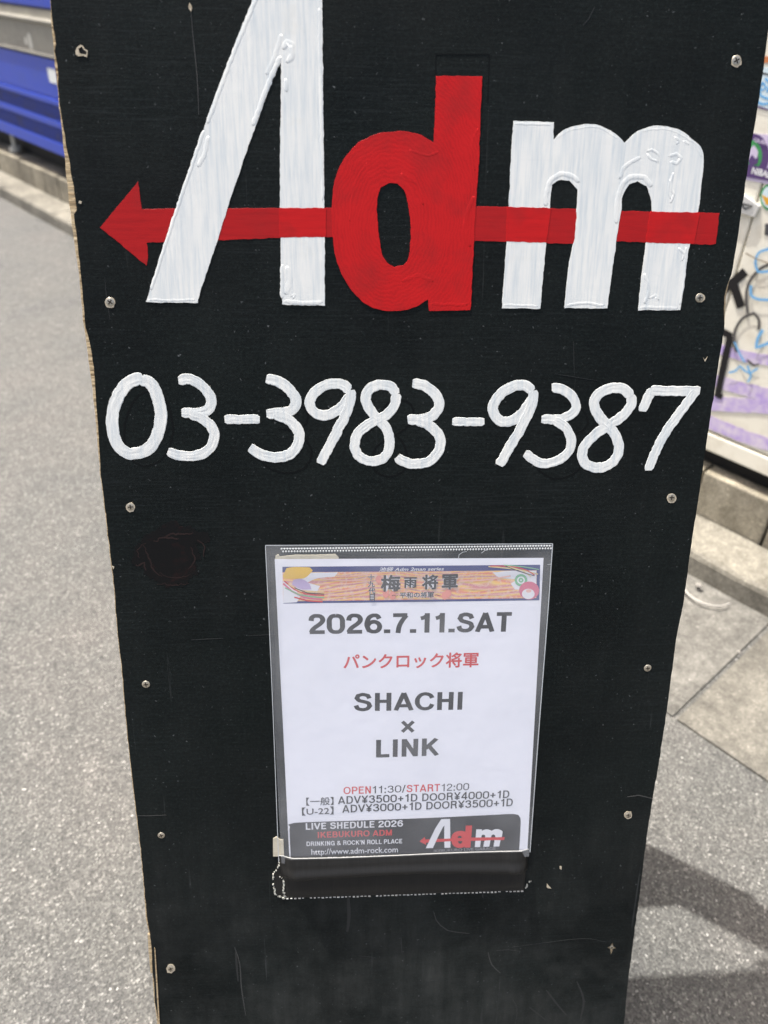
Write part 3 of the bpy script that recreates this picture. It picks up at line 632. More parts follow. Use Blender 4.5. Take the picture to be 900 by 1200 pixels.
DIG = [
 ('zero', z4, [[(172, 100), (150, 102), (120, 125), (98, 175), (94, 225), (106, 270), (130, 293), (158, 296), (192, 280), (215, 240), (222, 195), (212, 145), (195, 112), (168, 100)]], 14.5),
 ('three', z4, [[(268, 103), (300, 100), (335, 122), (355, 155), (342, 183), (312, 189), (276, 188)], [(296, 190), (335, 206), (362, 240), (356, 275), (330, 297), (298, 303), (262, 299), (241, 290)]], 12.5),
 ('hyphen', z4, [[(389, 206), (482, 206)]], 11.5),
 ('three', z4, [[(500, 98), (535, 108), (568, 135), (578, 162), (563, 184), (530, 190), (500, 191)], [(522, 191), (560, 208), (585, 240), (583, 272), (560, 298), (522, 306), (485, 298), (456, 278)]], 13),
 ('nine', z4, [[(720, 130), (700, 114), (668, 113), (632, 130), (614, 160), (626, 187), (655, 195), (690, 180), (722, 142)], [(723, 128), (719, 165), (698, 215), (668, 272), (642, 323)]], 12.5),
 ('eight', z4, [[(843, 140), (828, 120), (795, 115), (768, 130), (763, 160), (785, 195), (815, 228), (825, 265), (816, 300), (786, 316), (750, 308), (733, 280), (742, 243), (775, 216), (815, 195), (838, 168), (843, 138)]], 12.5),
 ('three', z5, [[(98, 111), (130, 117), (160, 142), (168, 170), (150, 196), (118, 206), (84, 208)], [(108, 209), (142, 222), (170, 255), (166, 290), (138, 318), (100, 323), (72, 316), (57, 304)]], 12.8),
 ('hyphen', z5, [[(202, 212), (288, 212)]], 11),
 ('nine', z5, [[(415, 132), (395, 117), (368, 118), (332, 137), (311, 172), (320, 203), (350, 212), (385, 192), (414, 150)], [(416, 130), (413, 165), (388, 220), (355, 278), (326, 327)]], 13),
 ('three', z5, [[(464, 121), (495, 128), (522, 150), (528, 178), (508, 198), (480, 206), (438, 205)], [(470, 207), (500, 226), (516, 260), (505, 296), (470, 318), (432, 320), (394, 295)]], 12.2),
 ('eight', z5, [[(673, 145), (655, 126), (620, 124), (588, 140), (576, 165), (592, 200), (622, 232), (641, 270), (636, 305), (610, 328), (575, 333), (548, 314), (548, 282), (575, 250), (615, 221), (652, 196), (674, 168), (673, 142)]], 13),
 ('seven', z5, [[(704, 184), (716, 152), (730, 127)], [(724, 130), (780, 131), (855, 131)], [(846, 130), (810, 178), (765, 240), (738, 292), (719, 340)]], 12.5)]
M_GHOST = mat('black_ghost_paint', (.0055, .0068, .007), .55, .1)
for i, (nm, f, st, w) in enumerate(DIG):
    w -= .9
    merge_data('hyphen' if nm == 'hyphen' else 'digit', brush([[f(p) for p in s] for s in st], w, i * 3 + 40), M_WHITE, sg)
    if i in (0, 3, 5, 9):      # the older, painted-over number shows through as faint relief
        sh = [[(lambda q: (q[0] + 14 + (i % 3) * 3, q[1] + 14 + (i % 2) * 4))(f(p)) for p in s] for s in st]
        merge_data('old_digit', brush(sh, 3, i * 3 + 90, .00004), M_GHOST, sg)
link('old_outline', filled([BL([(510, 63), (574, 63), (572, 120), (571, 120), (573, 64.2), (511, 64.2), (511, 86), (510, 86)])], -.0001, .00015), sg, M_GHOST)
# painted-over blot on the left
M_BLOT = mat('reddish_black_patch', (.006, .005, .006), .4, .25); N = NB(M_BLOT)
N.base(N.mix(N.ramp(N.noise(60, 5, .7, None, 1.5), [(.55, 0), (.72, .8)]), (.003, .003, .0035), (.020, .006, .006))); N.normal(N.bump(N.noise(120, 4, .6, None, 1), .3, .0003))
BLOT = [(158, 652), (160, 638), (176, 626), (196, 614), (218, 615), (230, 623), (246, 628), (244, 634), (230, 636), (234, 655), (228, 677), (214, 688), (190, 686), (172, 674), (160, 666)]
link('painted_over_patch', filled([[B(p.x, p.y) for p in wobble(wobble(catmull(BLOT, True, 1.2), 9, .09, 3), 3, .5, 6)]], -.0002, .00008), sg, M_BLOT)
M_BROWN = flat('rubbed_brown', (.020, .010, .009), .5)
for k_, pix in enumerate(([(163, 655), (160, 645), (170, 636)], [(168, 640), (174, 652), (180, 668), (190, 676)], [(180, 634), (200, 627), (228, 625)], [(186, 672), (205, 678), (224, 672)], [(224, 640), (228, 655), (222, 668)], [(160, 662), (168, 660), (170, 668)], [(184, 684), (204, 686), (222, 684)], [(232, 632), (240, 640), (238, 652)], [(190, 630), (210, 631)])):
    d = ribbon([B(p.x, p.y) for p in wobble(catmull(pix, False, 2), 3, .2, k_)], (1.0 + .5 * (k_ % 3)) * .00066, .00005, .00013 + k_ * .000004, False, True); link('rubbed_mark', d, sg, M_BROWN)
# scratches that show one by one
M_SCR = flat('scratch_grey', (.022, .024, .024)); M_SCR2 = flat('bright_scratch', (.055, .056, .054))
def scr(pix, w, mt=None): d = ribbon([B(*p) for p in pix], w * .00066, -.0001, .00012, False, True); return link('scratch', d, sg, mt or M_SCR)
for pix, w, mt in (([(224, 14), (226, 40), (231, 90), (233, 135)], .8, M_SCR2), ([(123, 325), (124, 340), (129, 375)], .7, M_SCR), ([(408, 1050), (409, 1075), (407, 1092)], 5, M_SCR), ([(275, 1110), (281, 1130), (283, 1158), (288, 1190)], 1.5, M_SCR2), ([(276, 1115), (279, 1150)], 3, M_SCR),
    ([(572, 1116), (576, 1130), (586, 1140)], 1.2, M_SCR2), ([(582, 1114), (596, 1113), (610, 1115)], .8, M_SCR), ([(600, 1170), (606, 1182), (604, 1200)], 1.4, M_SCR), ([(508, 1068), (511, 1078), (524, 1090), (550, 1094)], 1, M_SCR2), ([(735, 934), (748, 932), (765, 936)], 1.4, M_SCR2), ([(160, 956), (175, 956), (195, 955)], .7, M_SCR2), ([(600, 1110), (680, 1100), (710, 1104)], .6, M_SCR),
    ([(224, 750), (240, 749), (262, 748)], .8, M_SCR), ([(420, 1120), (440, 1122)], .9, M_SCR), ([(500, 1150), (512, 1149)], .9, M_SCR), ([(683, 30), (690, 22), (697, 8)], .9, M_SCR), ([(672, 400), (673, 440)], .6, M_SCR), ([(650, 438), (700, 446)], .6, M_SCR), ([(290, 745), (330, 743)], .6, M_SCR), ([(640, 1160), (652, 1176), (664, 1190)], 2.5, M_SCR), ([(676, 1150), (684, 1172), (680, 1196)], 3, M_SCR), ([(620, 1180), (640, 1196)], 2, M_SCR), ([(470, 1098), (471, 1118)], 1.5, M_SCR), ([(565, 1040), (566, 1052)], .8, M_SCR2)): scr(pix, w, mt)
# splinter along the lower left edge
link('splinter', filled([BL([(173, 1094), (176, 1096), (178, 1118), (178.5, 1140), (176.5, 1141), (174, 1112)])], -.0008, -.0001), sg, M_PLY)
link('splinter', filled([BL([(181, 1110), (182, 1112), (184.5, 1150), (187.5, 1204), (186, 1204), (183, 1150)])], -.0002, .0005), sg, M_PLY)

# ---- stitched black pocket
VINYL = mat('black_vinyl', (.02, .02, .02), .42, .25); N = NB(VINYL)
N.base(N.ramp(N.noise(1, 3, .6, N.coord((700, 30, 1))), [(.2, (.010, .010, .0098)), (.8, (.020, .0195, .019))]))
N.normal(N.bump(N.noise(1, 2, .5, N.coord((1100, 90, 1))), .25, .0003, N.bump(N.noise(40, 3), .2, .001)))
TOPL, TOPR, BOTR, BOTL = B(327, 1001), B(619, 993.5), B(614, 1043), B(335, 1052)
nx, ny = 60, 26; vs = []; fs = []
def prof_z(t):                       # 0 top lip .. 1 stitched bottom
    P_ = [(0, .0052), (.18, .0068), (.36, .0098), (.42, .0090), (.47, .0022), (.58, .0007), (.8, .0012), (1, .0003)]
    for (a, za), (b, zb) in zip(P_, P_[1:]):
        if t <= b: s = (t - a) / (b - a); s = s * s * (3 - 2 * s); return za + (zb - za) * s
for j in range(ny + 1):
    t = j / ny
    for i in range(nx + 1):
        s = i / nx; a = TOPL.lerp(TOPR, s); b = BOTL.lerp(BOTR, s); p = a.lerp(b, t); bulge = .0012 * math.sin(s * 5 + .6)
        tt = min(1, max(0, t + .06 * math.sin(s * 4.2 - .4) * math.sin(math.pi * t)))
        e = min(1, s / .06, (1 - s) / .035); e = e * e * (3 - 2 * e)
        z = prof_z(tt) * (.35 + .65 * e) + bulge * (1 - t) * e
        z += .0015 * math.exp(-((s - .955 + .03 * (1 - t)) / .012) ** 2) * math.sin(math.pi * min(1, t * 1.1)) + .0012 * math.exp(-((s - .04 - .05 * t) / .015) ** 2) * (1 - t)
        vs.append((p.x, p.y, z + .0002))
for j in range(ny):
    for i in range(nx): a = j * (nx + 1) + i; fs.append((a, a + nx + 1, a + nx + 2, a + 1))
pk = mesh('pocket', vs, fs, VINYL, sg, True); md = pk.modifiers.new('thick', 'SOLIDIFY'); md.thickness = .0005; md.offset = -1
THREAD = flat('white_thread', (.62, .62, .58)); g = Geo(); n_st = 62
for i in range(n_st):
    if i % 17 == 5: continue
    a = BOTL.lerp(BOTR, (i + .15) / n_st); b = BOTL.lerp(BOTR, (i + .62 + .2 * random.random()) / n_st); h = .0003 * random.uniform(.7, 1.5); zz0 = .0006
    g.box((a.x, a.y - h - .0006, 0), (b.x, a.y + h - .0006, zz0 + random.uniform(0, .0006)))
g.build('stitching', THREAD, pk)
def tornline(pix, sd_):
    P = wobble(catmull(pix, False, 1.2), 1.6, .5, sd_); g = Geo()
    for i, p in enumerate(P):
        if random.random() < .22: continue
        q = B(p.x, p.y); s = random.uniform(.0003, .0007); g.box((q.x - s, q.y - s, 0), (q.x + s, q.y + s * 1.2, random.uniform(.0006, .0015)))
    g.build('stitching', flat('frayed_thread', (.45, .45, .40)), pk)
tornline([(328, 1004), (327, 1014), (322, 1021), (320, 1030), (322, 1044), (326, 1050), (335, 1052)], 1); tornline([(329, 1026), (333, 1034), (332, 1044), (335, 1051)], 2)
tornline([(616, 1040), (621, 1032)], 3)
link('pocket_flap', filled([BL([(327, 1005), (332, 1004), (336, 1052), (325, 1050), (321, 1034), (322, 1022)])], 0, .0006, .0001), sg, VINYL)
# glint along the pocket lip, painted as a thin pale strip
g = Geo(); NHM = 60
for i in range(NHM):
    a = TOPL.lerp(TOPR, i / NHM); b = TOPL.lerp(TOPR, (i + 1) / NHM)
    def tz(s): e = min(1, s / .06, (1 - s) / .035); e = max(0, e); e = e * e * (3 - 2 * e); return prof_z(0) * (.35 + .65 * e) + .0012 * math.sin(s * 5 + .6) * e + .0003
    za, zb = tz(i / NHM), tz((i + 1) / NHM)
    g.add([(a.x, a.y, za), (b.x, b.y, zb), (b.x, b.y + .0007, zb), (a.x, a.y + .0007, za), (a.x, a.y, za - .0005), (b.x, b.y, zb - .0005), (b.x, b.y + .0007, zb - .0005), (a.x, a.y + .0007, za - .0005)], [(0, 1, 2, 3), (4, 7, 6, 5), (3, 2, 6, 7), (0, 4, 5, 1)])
g.build('lip_glint', flat('pale_glint', (.5, .5, .48), .35), pk)
MASK = m_dirty('masking_tape', (.62, .57, .44), (.48, .43, .32), .8, 90)
link('masking_tape', filled([BL([(323, 651), (326, 649), (328, 652), (345, 650), (370, 650), (393, 649), (397, 653), (396, 660), (322, 661)])], .0002, .0006), sg, MASK)
link('masking_tape', filled([BL([(320, 982), (324, 980), (328, 983), (332, 983), (333, 1003), (320, 1003)])], .0002, .0007), sg, MASK)

# ================================================================== THE PRINTED FLYER AND ITS CLEAR SLEEVE
fo = B(478, 1003); MF = MB @ Matrix.Translation((fo.x, fo.y, 0))
fy = empty('flyer', MF); tag(fy, 'printed white live schedule flyer with colourful banner, in the clear sleeve on the black sign', 'flyer')
sv = empty('plastic_sleeve', MF); tag(sv, 'clear plastic sleeve with dotted top seam holding the flyer on the sign', 'plastic sleeve')
def F(px, py): return B(px, py) - fo
def FL(pts): return [F(*p) for p in pts]
PZ = .0012
def bulge_z(p):                                   # the sheet leans gently off the board towards the pocket
    q = p + fo; t = (q.y - fo.y) / .29; return PZ + .0010 * max(0, 1 - t) ** 2 + .0006 * math.sin(q.x * 13 + 1) * math.sin(max(0, min(1, t)) * 3)
def sheet(quad, nx, ny, dz, wob=0):
    vs = []; fs = []
    for j in range(ny + 1):
        for i in range(nx + 1):
            a = quad[0].lerp(quad[1], i / nx); b = quad[3].lerp(quad[2], i / nx); p = a.lerp(b, j / ny)
            vs.append((p.x, p.y, bulge_z(p) + dz + wob * noise.noise(Vector((p.x * 30, p.y * 22, 5)))))
    for j in range(ny):
        for i in range(nx): a = j * (nx + 1) + i; fs.append((a, a + nx + 1, a + nx + 2, a + 1))
    return vs, fs
PAPER = mat('white_paper', (.84, .85, .92), .7, .25); N = NB(PAPER); N.normal(N.bump(N.noise(30, 4, .5), .25, .002))
vs, fs = sheet(FL([(322, 654.5), (636.5, 653), (617, 1000), (339.5, 1008)]), 20, 26, 0)
mesh('paper', vs, fs, PAPER, fy, True)
LAY = [.000015]
def drape(me, dz):
    for v in me.vertices: v.co.z = bulge_z(v.co.xy) + dz + (.00002 if v.co.z > .00005 else 0)
    return me
def sub_to(me, mx):                               # cut long edges so that prints follow the sheet
    bm = bmesh.new(); bm.from_mesh(me); bmesh.ops.triangulate(bm, faces=bm.faces)
    for _ in range(4):
        le = [e for e in bm.edges if e.calc_length() > mx]
        if not le: break
        bmesh.ops.subdivide_edges(bm, edges=le, cuts=1); bmesh.ops.triangulate(bm, faces=bm.faces)
    bm.to_mesh(me); bm.free(); return me
def lay(z=.000005): LAY[0] += z; return LAY[0]
def printed(loops, mt, name='print_shape', parent=fy, smooth=True, dz=None, step=.002, corner=40):
    lp = [catmull(FL(l), True, step, corner) if smooth else FL(l) for l in loops]
    me = filled(lp, 0, 0); return link(name, drape(sub_to(me, .012), lay() if dz is None else dz), parent, mt)
GLY = {  # centre lines of a bold grotesque, cap height 1: (advance, strokes)
 '0': (.78, [[(.39, .92), (.22, .88), (.12, .72), (.11, .5), (.12, .28), (.22, .12), (.39, .08), (.56, .12), (.66, .28), (.67, .5), (.66, .72), (.56, .88), (.39, .92)]]),
 '1': (.62, [[(.40, 0), (.40, 1)], [(.12, .74), (.26, .78), (.36, .86)]]),
 '2': (.76, [[(.13, .66), (.16, .82), (.27, .91), (.39, .92), (.54, .88), (.62, .76), (.60, .62), (.48, .48), (.28, .32), (.17, .18), (.14, .08)], [(.06, .085), (.70, .085)]]),
 '3': (.76, [[(.12, .72), (.18, .86), (.36, .92), (.53, .88), (.60, .75), (.55, .60), (.42, .54), (.32, .535)], [(.40, .53), (.58, .47), (.65, .30), (.57, .14), (.38, .08), (.19, .13), (.10, .28)]]),
 '4': (.78, [[(.54, 0), (.54, 1)], [(.50, .92), (.12, .33)], [(.05, .28), (.74, .28)]]),
 '5': (.76, [[(.62, .915), (.16, .915)], [(.20, .95), (.16, .50)], [(.15, .50), (.27, .61), (.42, .62), (.58, .54), (.65, .36), (.58, .16), (.39, .08), (.20, .12), (.11, .26)]]),
 '6': (.78, [[(.64, .74), (.56, .88), (.40, .92), (.22, .82), (.13, .60), (.12, .38), (.20, .15), (.39, .08), (.58, .14), (.66, .32), (.60, .50), (.42, .59), (.24, .53), (.14, .38)]]),
 '7': (.72, [[(.05, .915), (.66, .915)], [(.62, .90), (.44, .62), (.32, .34), (.27, 0)]]),
 '9': (.78, [[(.14, .26), (.22, .12), (.38, .08), (.56, .18), (.65, .40), (.66, .62), (.58, .85), (.39, .92), (.20, .86), (.12, .68), (.18, .50), (.36, .41), (.54, .47), (.64, .62)]]),
 'A': (.84, [[(.09, 0), (.42, .98)], [(.75, 0), (.42, .98)], [(.2, .27), (.64, .27)]]),
 'B': (.82, [[(.17, 0), (.17, 1)], [(.17, .915), (.48, .915), (.63, .84), (.64, .66), (.50, .55), (.17, .54)], [(.45, .54), (.66, .48), (.70, .28), (.62, .12), (.46, .085), (.17, .085)]]),
 'C': (.86, [[(.74, .68), (.66, .84), (.46, .92), (.26, .85), (.14, .66), (.12, .5), (.14, .34), (.26, .15), (.46, .08), (.66, .16), (.75, .34)]]),
 'D': (.86, [[(.17, 0), (.17, 1)], [(.17, .915), (.46, .915), (.66, .80), (.73, .5), (.66, .2), (.46, .085), (.17, .085)]]),
 'E': (.74, [[(.17, 0), (.17, 1)], [(.17, .915), (.68, .915)], [(.17, .52), (.62, .52)], [(.17, .085), (.69, .085)]]),
 'G': (.90, [[(.75, .70), (.66, .84), (.47, .92), (.27, .85), (.14, .66), (.12, .5), (.14, .32), (.27, .14), (.46, .08), (.64, .14), (.75, .30), (.76, .46)], [(.48, .46), (.84, .46)], [(.78, .46), (.78, 0)]]),
 'H': (.82, [[(.17, 0), (.17, 1)], [(.65, 0), (.65, 1)], [(.17, .53), (.65, .53)]]),
 'I': (.36, [[(.18, 0), (.18, 1)]]),
 'K': (.84, [[(.17, 0), (.17, 1)], [(.70, .98), (.22, .42)], [(.36, .58), (.74, .01)]]),
 'L': (.68, [[(.17, 0), (.17, 1)], [(.17, .085), (.64, .085)]]),
 'M': (.98, [[(.16, 0), (.16, 1)], [(.82, 0), (.82, 1)], [(.18, .97), (.49, .05)], [(.80, .97), (.49, .05)]]),
 'N': (.84, [[(.17, 0), (.17, 1)], [(.67, 0), (.67, 1)], [(.19, .95), (.65, .05)]]),
 'O': (.90, [[(.45, .92), (.25, .86), (.13, .68), (.11, .5), (.13, .32), (.25, .14), (.45, .08), (.65, .14), (.77, .32), (.79, .5), (.77, .68), (.65, .86), (.45, .92)]]),
 'P': (.78, [[(.17, 0), (.17, 1)], [(.17, .915), (.48, .915), (.64, .84), (.67, .68), (.62, .52), (.46, .44), (.17, .44)]]),
 'R': (.84, [[(.17, 0), (.17, 1)], [(.17, .915), (.52, .915), (.66, .84), (.67, .64), (.54, .52), (.17, .50)], [(.50, .50), (.64, .42), (.67, .2), (.71, 0)]]),
 'S': (.80, [[(.67, .70), (.60, .86), (.39, .92), (.20, .86), (.15, .72), (.24, .59), (.44, .52), (.62, .44), (.68, .28), (.58, .13), (.38, .08), (.18, .15), (.11, .32)]]),
 'T': (.74, [[(.04, .915), (.70, .915)], [(.37, 0), (.37, .95)]]),
 'U': (.82, [[(.16, 1), (.16, .36), (.24, .14), (.41, .08), (.58, .14), (.66, .36), (.66, 1)]]),
 'V': (.80, [[(.08, 1), (.40, .03)], [(.72, 1), (.40, .03)]]),
 '.': (.34, [[(.17, 0), (.17, .19)]]), ':': (.34, [[(.17, 0), (.17, .18)], [(.17, .52), (.17, .70)]]), '/': (.40, [[(.06, -.04), (.34, 1.02)]]),
 '+': (.74, [[(.37, .12), (.37, .74)], [(.07, .43), (.67, .43)]]), '-': (.44, [[(.06, .36), (.38, .36)]]), ' ': (.34, []), "'": (.26, [[(.13, .66), (.13, 1)]]), '&': (.90, [[(.80, .02), (.26, .66), (.27, .84), (.42, .92), (.56, .84), (.54, .68), (.22, .44), (.13, .26), (.22, .10), (.44, .08), (.62, .20), (.72, .44)]]),
 '¥': (.78, [[(.08, 1), (.39, .5)], [(.70, 1), (.39, .5)], [(.39, 0), (.39, .55)], [(.12, .40), (.66, .40)], [(.12, .20), (.66, .20)]]),
 '×': (.70, [[(.08, .05), (.62, .65)], [(.62, .05), (.08, .65)]]),
}
def bold_text(s, wt):
    vs = []; fs = []; x = 0; nst = 0
    for ch in s:
        adv, sts = GLY[ch]
        for st in sts:
            nst += 1; P = catmull(st, False, .04, 50); n = len(P); k = len(vs); w = wt * (1.25 if ch in '.:' else 1)
            for i, p in enumerate(P):
                if i == 0: t0 = t1 = (P[1] - P[0]).normalized()
                elif i == n - 1: t0 = t1 = (P[-1] - P[-2]).normalized()
                else: t0 = (P[i] - P[i - 1]).normalized(); t1 = (P[i + 1] - P[i]).normalized()
                t = (t0 + t1).normalized(); nn = Vector((-t.y, t.x))
                ww = w / 2 * (1 - .13 * abs(t.x)) / max(.7, t.dot(t1))
                for sg_ in (1, -1): q = p + nn * ww * sg_; vs.append((q.x + x, min(1.01, max(q.y, -.05 if ch == '/' else -.01)), nst * 1e-6))
            for i in range(n - 1): a = k + 2 * i; fs.append((a, a + 1, a + 3, a + 2))
        x += adv + .03
    me = bpy.data.meshes.new('t'); me.from_pydata(vs, [], fs); return me
def grot(s, pa, pb, hpx, mt, wt=.2, parent=None, dz=None):
    me = bold_text(s, wt); xs = [v.co.x for v in me.vertices]; a, b = F(*pa), F(*pb); t = F(pa[0], pa[1] - hpx); x0 = min(xs); sx = 1 / (max(xs) - x0); d = b - a; hh = (t - a).length
    z0_ = lay(.000005) if dz is None else dz; LAY[0] += .000009
    for v in me.vertices:
        q = a + d * ((v.co.x - x0) * sx); zz_ = v.co.z; v.co = Vector((q.x, q.y + v.co.y * hh, 0)); v.co.z = bulge_z(v.co.xy) + z0_ + (zz_ % 9e-6)
    return link('lettering', me, parent or fy, mt)
def words(s, pa, pb, hpx, mt, bold=.0, parent=fy, name='lettering', shear=0, dz=None, top=None):
    cjk = any(ord(c) > 0x2fff for c in s)
    me = text_mesh(s, 0 if cjk else bold, shear)
    if cjk and bold:
        bm = bmesh.new()
        for kk, (ox, oy) in enumerate([(0, 0)] + [(math.cos(t * .7854) * bold, math.sin(t * .7854) * bold) for t in range(8)]):
            c2 = me.copy(); c2.transform(Matrix.Translation((ox, oy, kk * 1e-6))); bm.from_mesh(c2); bpy.data.meshes.remove(c2)
        bm.to_mesh(me); bm.free()
    xs = [v.co.x for v in me.vertices]; ys = [v.co.y for v in me.vertices]
    a, b = F(*pa), F(*pb); t = F(pa[0], pa[1] - hpx); x0 = min(xs); sx = 1 / (max(xs) - x0); d = b - a
    y0 = 0 if top is None else min(ys); hh = (t - a).length / (max(ys) - y0)
    for v in me.vertices:
        q = a + d * ((v.co.x - x0) * sx); v.co = Vector((q.x, q.y + (v.co.y - y0) * hh, v.co.z))
    zk = [v.co.z for v in me.vertices]; drape(me, lay(.000005) if dz is None else dz); LAY[0] += .000009 if cjk else 0
    for v, z in zip(me.vertices, zk): v.co.z += z
    return link(name, me, parent, mt)
K = flat('ink_black', (.022, .022, .026)); RI = flat('ink_red', (.62, .045, .05)); WH = flat('ink_white', (.78, .79, .84))
NAVY = flat('ink_navy', (.035, .05, .20)); ORG = flat('ink_orange', (.80, .47, .16)); PNK = flat('ink_pink', (.80, .48, .42)); YEL = flat('ink_yellow', (.78, .50, .06)); GRN = flat('ink_green', (.20, .48, .28)); ROSE = flat('ink_rose', (.66, .16, .26)); LIL = flat('ink_lilac', (.52, .42, .66)); GOLD = flat('ink_gold', (.72, .58, .30))
bn = printed([[(331, 663.5), (632.5, 661), (631.5, 702.5), (332, 706.5)]], ORG, 'banner', smooth=False)
WAVE = mat('ink_waves', (.8, .5, .3), .6, .3); N = NB(WAVE)
wv = N.n('ShaderNodeTexWave'); wv.bands_direction = 'Y'; wv.inputs['Scale'].default_value = 55; wv.inputs['Distortion'].default_value = 14; wv.inputs['Detail'].default_value = 3; wv.inputs['Detail Scale'].default_value = .6
N.l(N.coord((.35, 1, 1)), wv.inputs['Vector'])
N.base(N.mix(N.ramp(N.noise(220, 5, .8), [(.48, 0), (.6, .8)]), N.ramp(wv.outputs['Fac'], [(0, (.76, .27, .20)), (.3, (.88, .50, .16)), (.6, (.86, .62, .20)), (1, (.62, .26, .30))]), (.78, .58, .50)))
bn.data.materials[0] = WAVE
LAY[0] += .000005
def bp(*l, mt=ORG, sm=True, name='print_shape'): return printed([list(l)], mt, name, bn, sm)
bn.parent = fy
bp((331, 663.5), (632.5, 661), (632.3, 667.5), (331, 670), mt=NAVY, sm=False)
bp((332, 704), (631.6, 699.8), (631.5, 702.5), (332, 706.5), mt=NAVY, sm=False)
bp((628.5, 661), (632.5, 661), (631.5, 702.5), (628, 702.5), mt=NAVY, sm=False)
bp((347, 690), (350, 674), (352, 670.5), (396, 670), (392, 675), (372, 677), (360, 682), (375, 686), (372, 692), mt=WH)
bp((577, 670), (600, 668), (628, 668), (628, 690), (603, 690), (598, 683), (606, 678), (585, 676), mt=WH)
bp((332, 680), (344, 688), (352, 698), (348, 705), (332, 706), mt=WH)
bp((331.5, 674), (336, 665), (345, 663.7), (363, 664), (366.5, 667.5), (362, 673), (356, 677), (345, 677.5), (333, 677.5), mt=YEL)
bp((342, 684), (344, 679), (350, 677.5), (357, 679), (363, 684), (365, 690), (352, 689.5), mt=LIL)
def cord(pix, w, mt): d = ribbon(FL(pix), w * .00066, 0, .00001, False); return link('print_shape', drape(d, lay()), bn, mt)
cord([(332, 683), (342, 692), (356, 699), (378, 702)], 2.2, ROSE); cord([(333, 680), (345, 690), (358, 695), (380, 697)], 1.6, RI); cord([(334, 688), (350, 696), (365, 698.5), (380, 699.5)], 1.5, GRN)
cord([(338, 684), (352, 692), (380, 693)], 1.4, GOLD); cord([(345, 688), (360, 694), (380, 695.3)], 1.1, K); cord([(345, 699), (360, 703), (378, 704.3)], 1.7, RI)
cord([(572, 663), (595, 665), (615, 668), (630, 672)], 1.4, GOLD); cord([(574, 662.5), (600, 663), (618, 668), (626, 673)], 1.3, RI); cord([(590, 661.5), (610, 663), (631, 666.5)], 1.2, GRN); cord([(594, 663), (612, 668), (622, 675)], 1.2, GOLD); cord([(592, 662.5), (606, 668), (626, 674)], .9, K)
bp(*ell(610, 679, 7.4, 7.2, 20), mt=GRN); bp(*ell(610, 679, 4.6, 4.4, 16), mt=WH); bp(*ell(610, 679, 3, 2.9, 14), mt=GRN); bp(*ell(610, 679, 1, 1, 10), mt=WH)
bp(*ell(619.5, 691, 11.8, 10.5, 24), mt=ROSE); bp(*ell(618.5, 695, 7.4, 6, 20), mt=WH); bp(*ell(619, 691.5, 3.2, 2, 12), mt=PNK)
for (a, b, w) in (((375, 677), (430, 679), 1.5), ((370, 683), (430, 681), 1.0), ((395, 674), (430, 672), 1.2), ((385, 697), (430, 692), 1.6), ((380, 691), (430, 687), 1.0), ((538, 680), (598, 674), 1.6), ((540, 688), (602, 688), 1.2), ((540, 694), (606, 694), 1.0)):
    cord([a, ((a[0] + b[0]) / 2, (a[1] + b[1]) / 2 + 1.5), b], w, PNK)
for c_ in ((444, 678), (452, 695), (460, 697), (521, 697), (525, 694)): bp(*ell(c_[0], c_[1], 4, 5, 8), mt=flat('ink_coral', (.78, .30, .25)))
words('池袋 Adm 2man series', (444, 669), (520, 668), 5.2, WH, .012, bn, shear=.25, top=1)
def title(s, pa, pb, h, bo=.032):
    words(s, pa, pb, h, WH, bo + .055, bn, top=1, dz=lay(.000006)); LAY[0] += .000008; words(s, pa, pb, h, K, bo, bn, top=1, dz=lay(.000006))
title('梅', (446, 692.5), (469, 692), 19.5); title('雨', (473, 688), (488, 687.8), 12.5); title('将', (494, 690), (513, 689.5), 17.5); title('軍', (517, 690), (536, 689.5), 18)
title('十', (431, 679), (438.5, 678.8), 7, .022); title('九', (431, 687), (439, 686.8), 7, .022); title('代', (431.5, 695), (439.5, 694.8), 7, .022); title('目', (433, 702.5), (439, 702.3), 7.5, .022)
title('平和の将軍', (468, 699.5), (508, 699), 6.8, .022); words('〜', (459, 697.5), (466, 697.4), 1.5, K, .01, bn, top=1); words('〜', (509, 697), (516, 696.8), 1.5, K, .01, bn, top=1)
LAY[0] = .000015
grot('2026.7.11.SAT', (362, 742), (598, 739), 23, K, .22)
LAY[0] = .000015
words('パンクロック将軍', (402.5, 783.5), (560, 780.5), 18, RI, .022, top=1)
LAY[0] = .000015
grot('SHACHI', (414.5, 832), (541, 830), 21, K, .205)
LAY[0] = .000015
grot('×', (469.5, 857), (485.5, 856.7), 20, K, .2)
LAY[0] = .000015
grot('LINK', (440.5, 886), (514, 883.5), 20.5, K, .21)
LAY[0] = .000015
grot('OPEN', (402.5, 929), (434.5, 928), 8.6, RI, .17); grot('11:30/', (436.5, 928), (475, 926.5), 8.6, K, .13); grot('START', (476, 926.5), (515, 925.2), 8.6, RI, .17); grot('12:00', (517, 925.2), (549, 924), 8.6, K, .13)
words('【一般】', (359, 942.5), (391, 941.5), 9.5, K, .01, top=1); grot('ADV¥3500+1D DOOR¥4000+1D', (396, 940.5), (596, 933), 9, K, .165)
words('【U-22】', (354, 954), (391, 952.5), 9.5, K, .01, top=1); grot('ADV¥3000+1D DOOR¥3500+1D', (401, 950.5), (600, 942.5), 9, K, .165)
LAY[0] = .00002
bx = printed([[(339.5, 975), (340, 967), (345, 962.5), (420, 959.5), (500, 956.5), (570, 953.2), (602, 952), (608, 955), (609.5, 962), (608, 990), (607, 999), (341, 1006)]], K, 'schedule_box', corner=70)
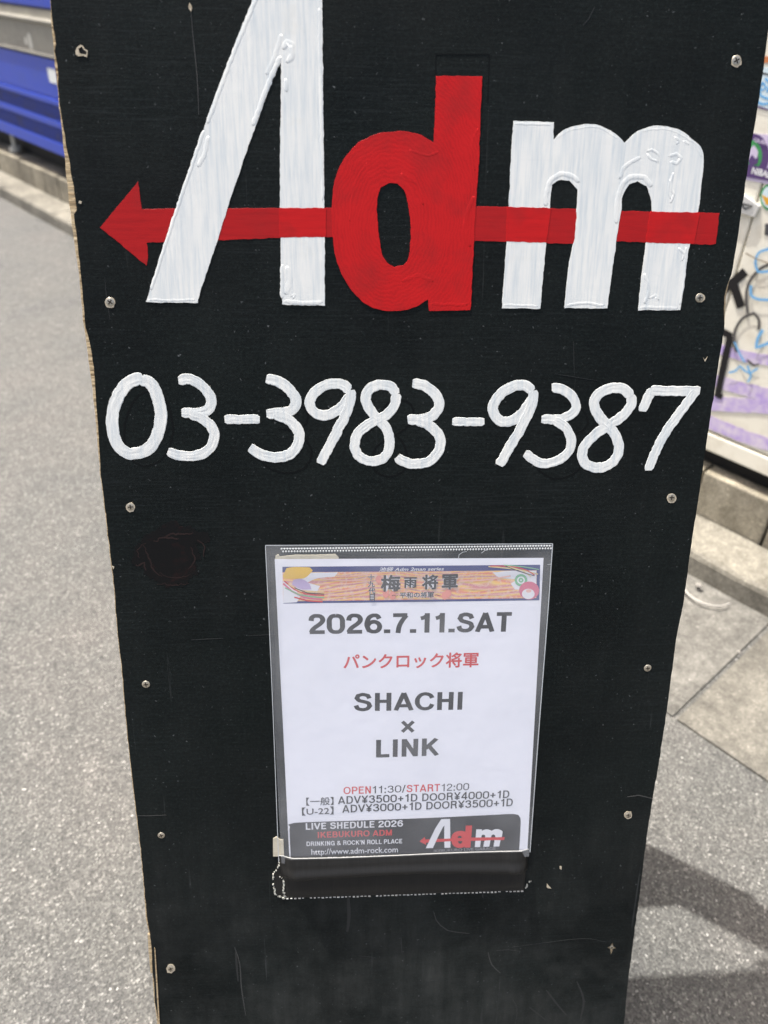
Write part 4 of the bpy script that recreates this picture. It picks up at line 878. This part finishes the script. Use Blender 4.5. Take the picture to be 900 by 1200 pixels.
grot('LIVE SHEDULE 2026', (358.5, 970.5), (472, 966.5), 7.6, WH, .19, bx); grot('IKEBUKURO ADM', (372.5, 980), (459, 977), 7, RI, .19, bx)
grot("DRINKING & ROCK'N ROLL PLACE", (359.5, 989.5), (471, 986), 5.2, WH, .18, bx); words('http://www.adm-rock.com', (365, 999.5), (466, 996.5), 6.6, WH, .006, bx); words('TEL 03-3983-9387', (384, 1006.5), (450, 1004.5), 4.5, WH, .01, bx)
def mini(pts): return [((300 + (478 + (x - 117) * .343) / 2.5), (900 + (209 - (x - 117) * .012 + (y - 264) * (.20 if y < 100 else .235) + (0 if y >= 100 else -5.7)) / 2.5)) for x, y in pts]
for nm, loops, mt in (('logo_letter', [A_STEM], WH), ('logo_letter', [M_OUT], WH), ('logo_arrow', [ARROW], RI), ('logo_letter', [A_LEG], WH), ('logo_letter', [D_OUT, D_IN], RI)):
    printed([mini(l) for l in loops], mt, nm, bx, True, step=.0006)
words('IKEBUKURO LIVE GARAGE', (508, 996.5), (580, 993.5), 3.2, flat('ink_grey', (.3, .3, .32)), .0, bx)
# film
q = FL([(311.5, 637), (646, 635), (618.5, 1000), (330, 1008)]); vs, fs = sheet(q, 24, 30, .0019, .0006)
film = mesh('film', vs, fs, M_FILM, sv, True)
WELD = flat('weld_white', (.66, .68, .68), .3); g = Geo(); a0, a1 = F(329.5, 642), F(645, 638.5); nz = 96
for i in range(nz):
    for row in (0, 1):
        c = a0.lerp(a1, (i + .25 + .5 * row) / nz); c = Vector((c.x, c.y - .0021 * row + .0006)); z = bulge_z(c) + .0026; s = .00082
        g.add([(c.x - s, c.y, z), (c.x, c.y - s * 1.3, z), (c.x + s, c.y, z), (c.x, c.y + s * 1.3, z), (c.x, c.y, z + .0003)], [(0, 1, 4), (1, 2, 4), (2, 3, 4), (3, 0, 4)])
g.build('weld_seam', WELD, sv)
def film_line(pix, w, mt, name='film_edge'): d = ribbon(FL(pix), w * .00066, 0, .0001, False); return link(name, drape(d, .0026), sv, mt)
EDGE = mat('film_edge', (.55, .58, .6), .2, .6)
film_line([(311.5, 637), (328, 637), (500, 636), (646, 635)], .8, EDGE); film_line([(646, 635), (640, 720), (630, 850), (619.5, 994)], 1.1, EDGE); film_line([(311.5, 637), (319, 800), (327, 1005)], .8, EDGE); film_line([(330, 640.5), (500, 639), (645, 637)], .6, EDGE)
GL = mat('film_scratch', (.5, .52, .54), .25, .6)
for pix in ([(536, 653), (537, 648), (541, 645), (546, 644)], [(563, 646), (567, 643), (571, 642)], [(640, 659), (645, 659)]): film_line(pix, .7, GL, 'film_scratch')
for me in list(bpy.data.meshes):
    if me.users == 0: bpy.data.meshes.remove(me)
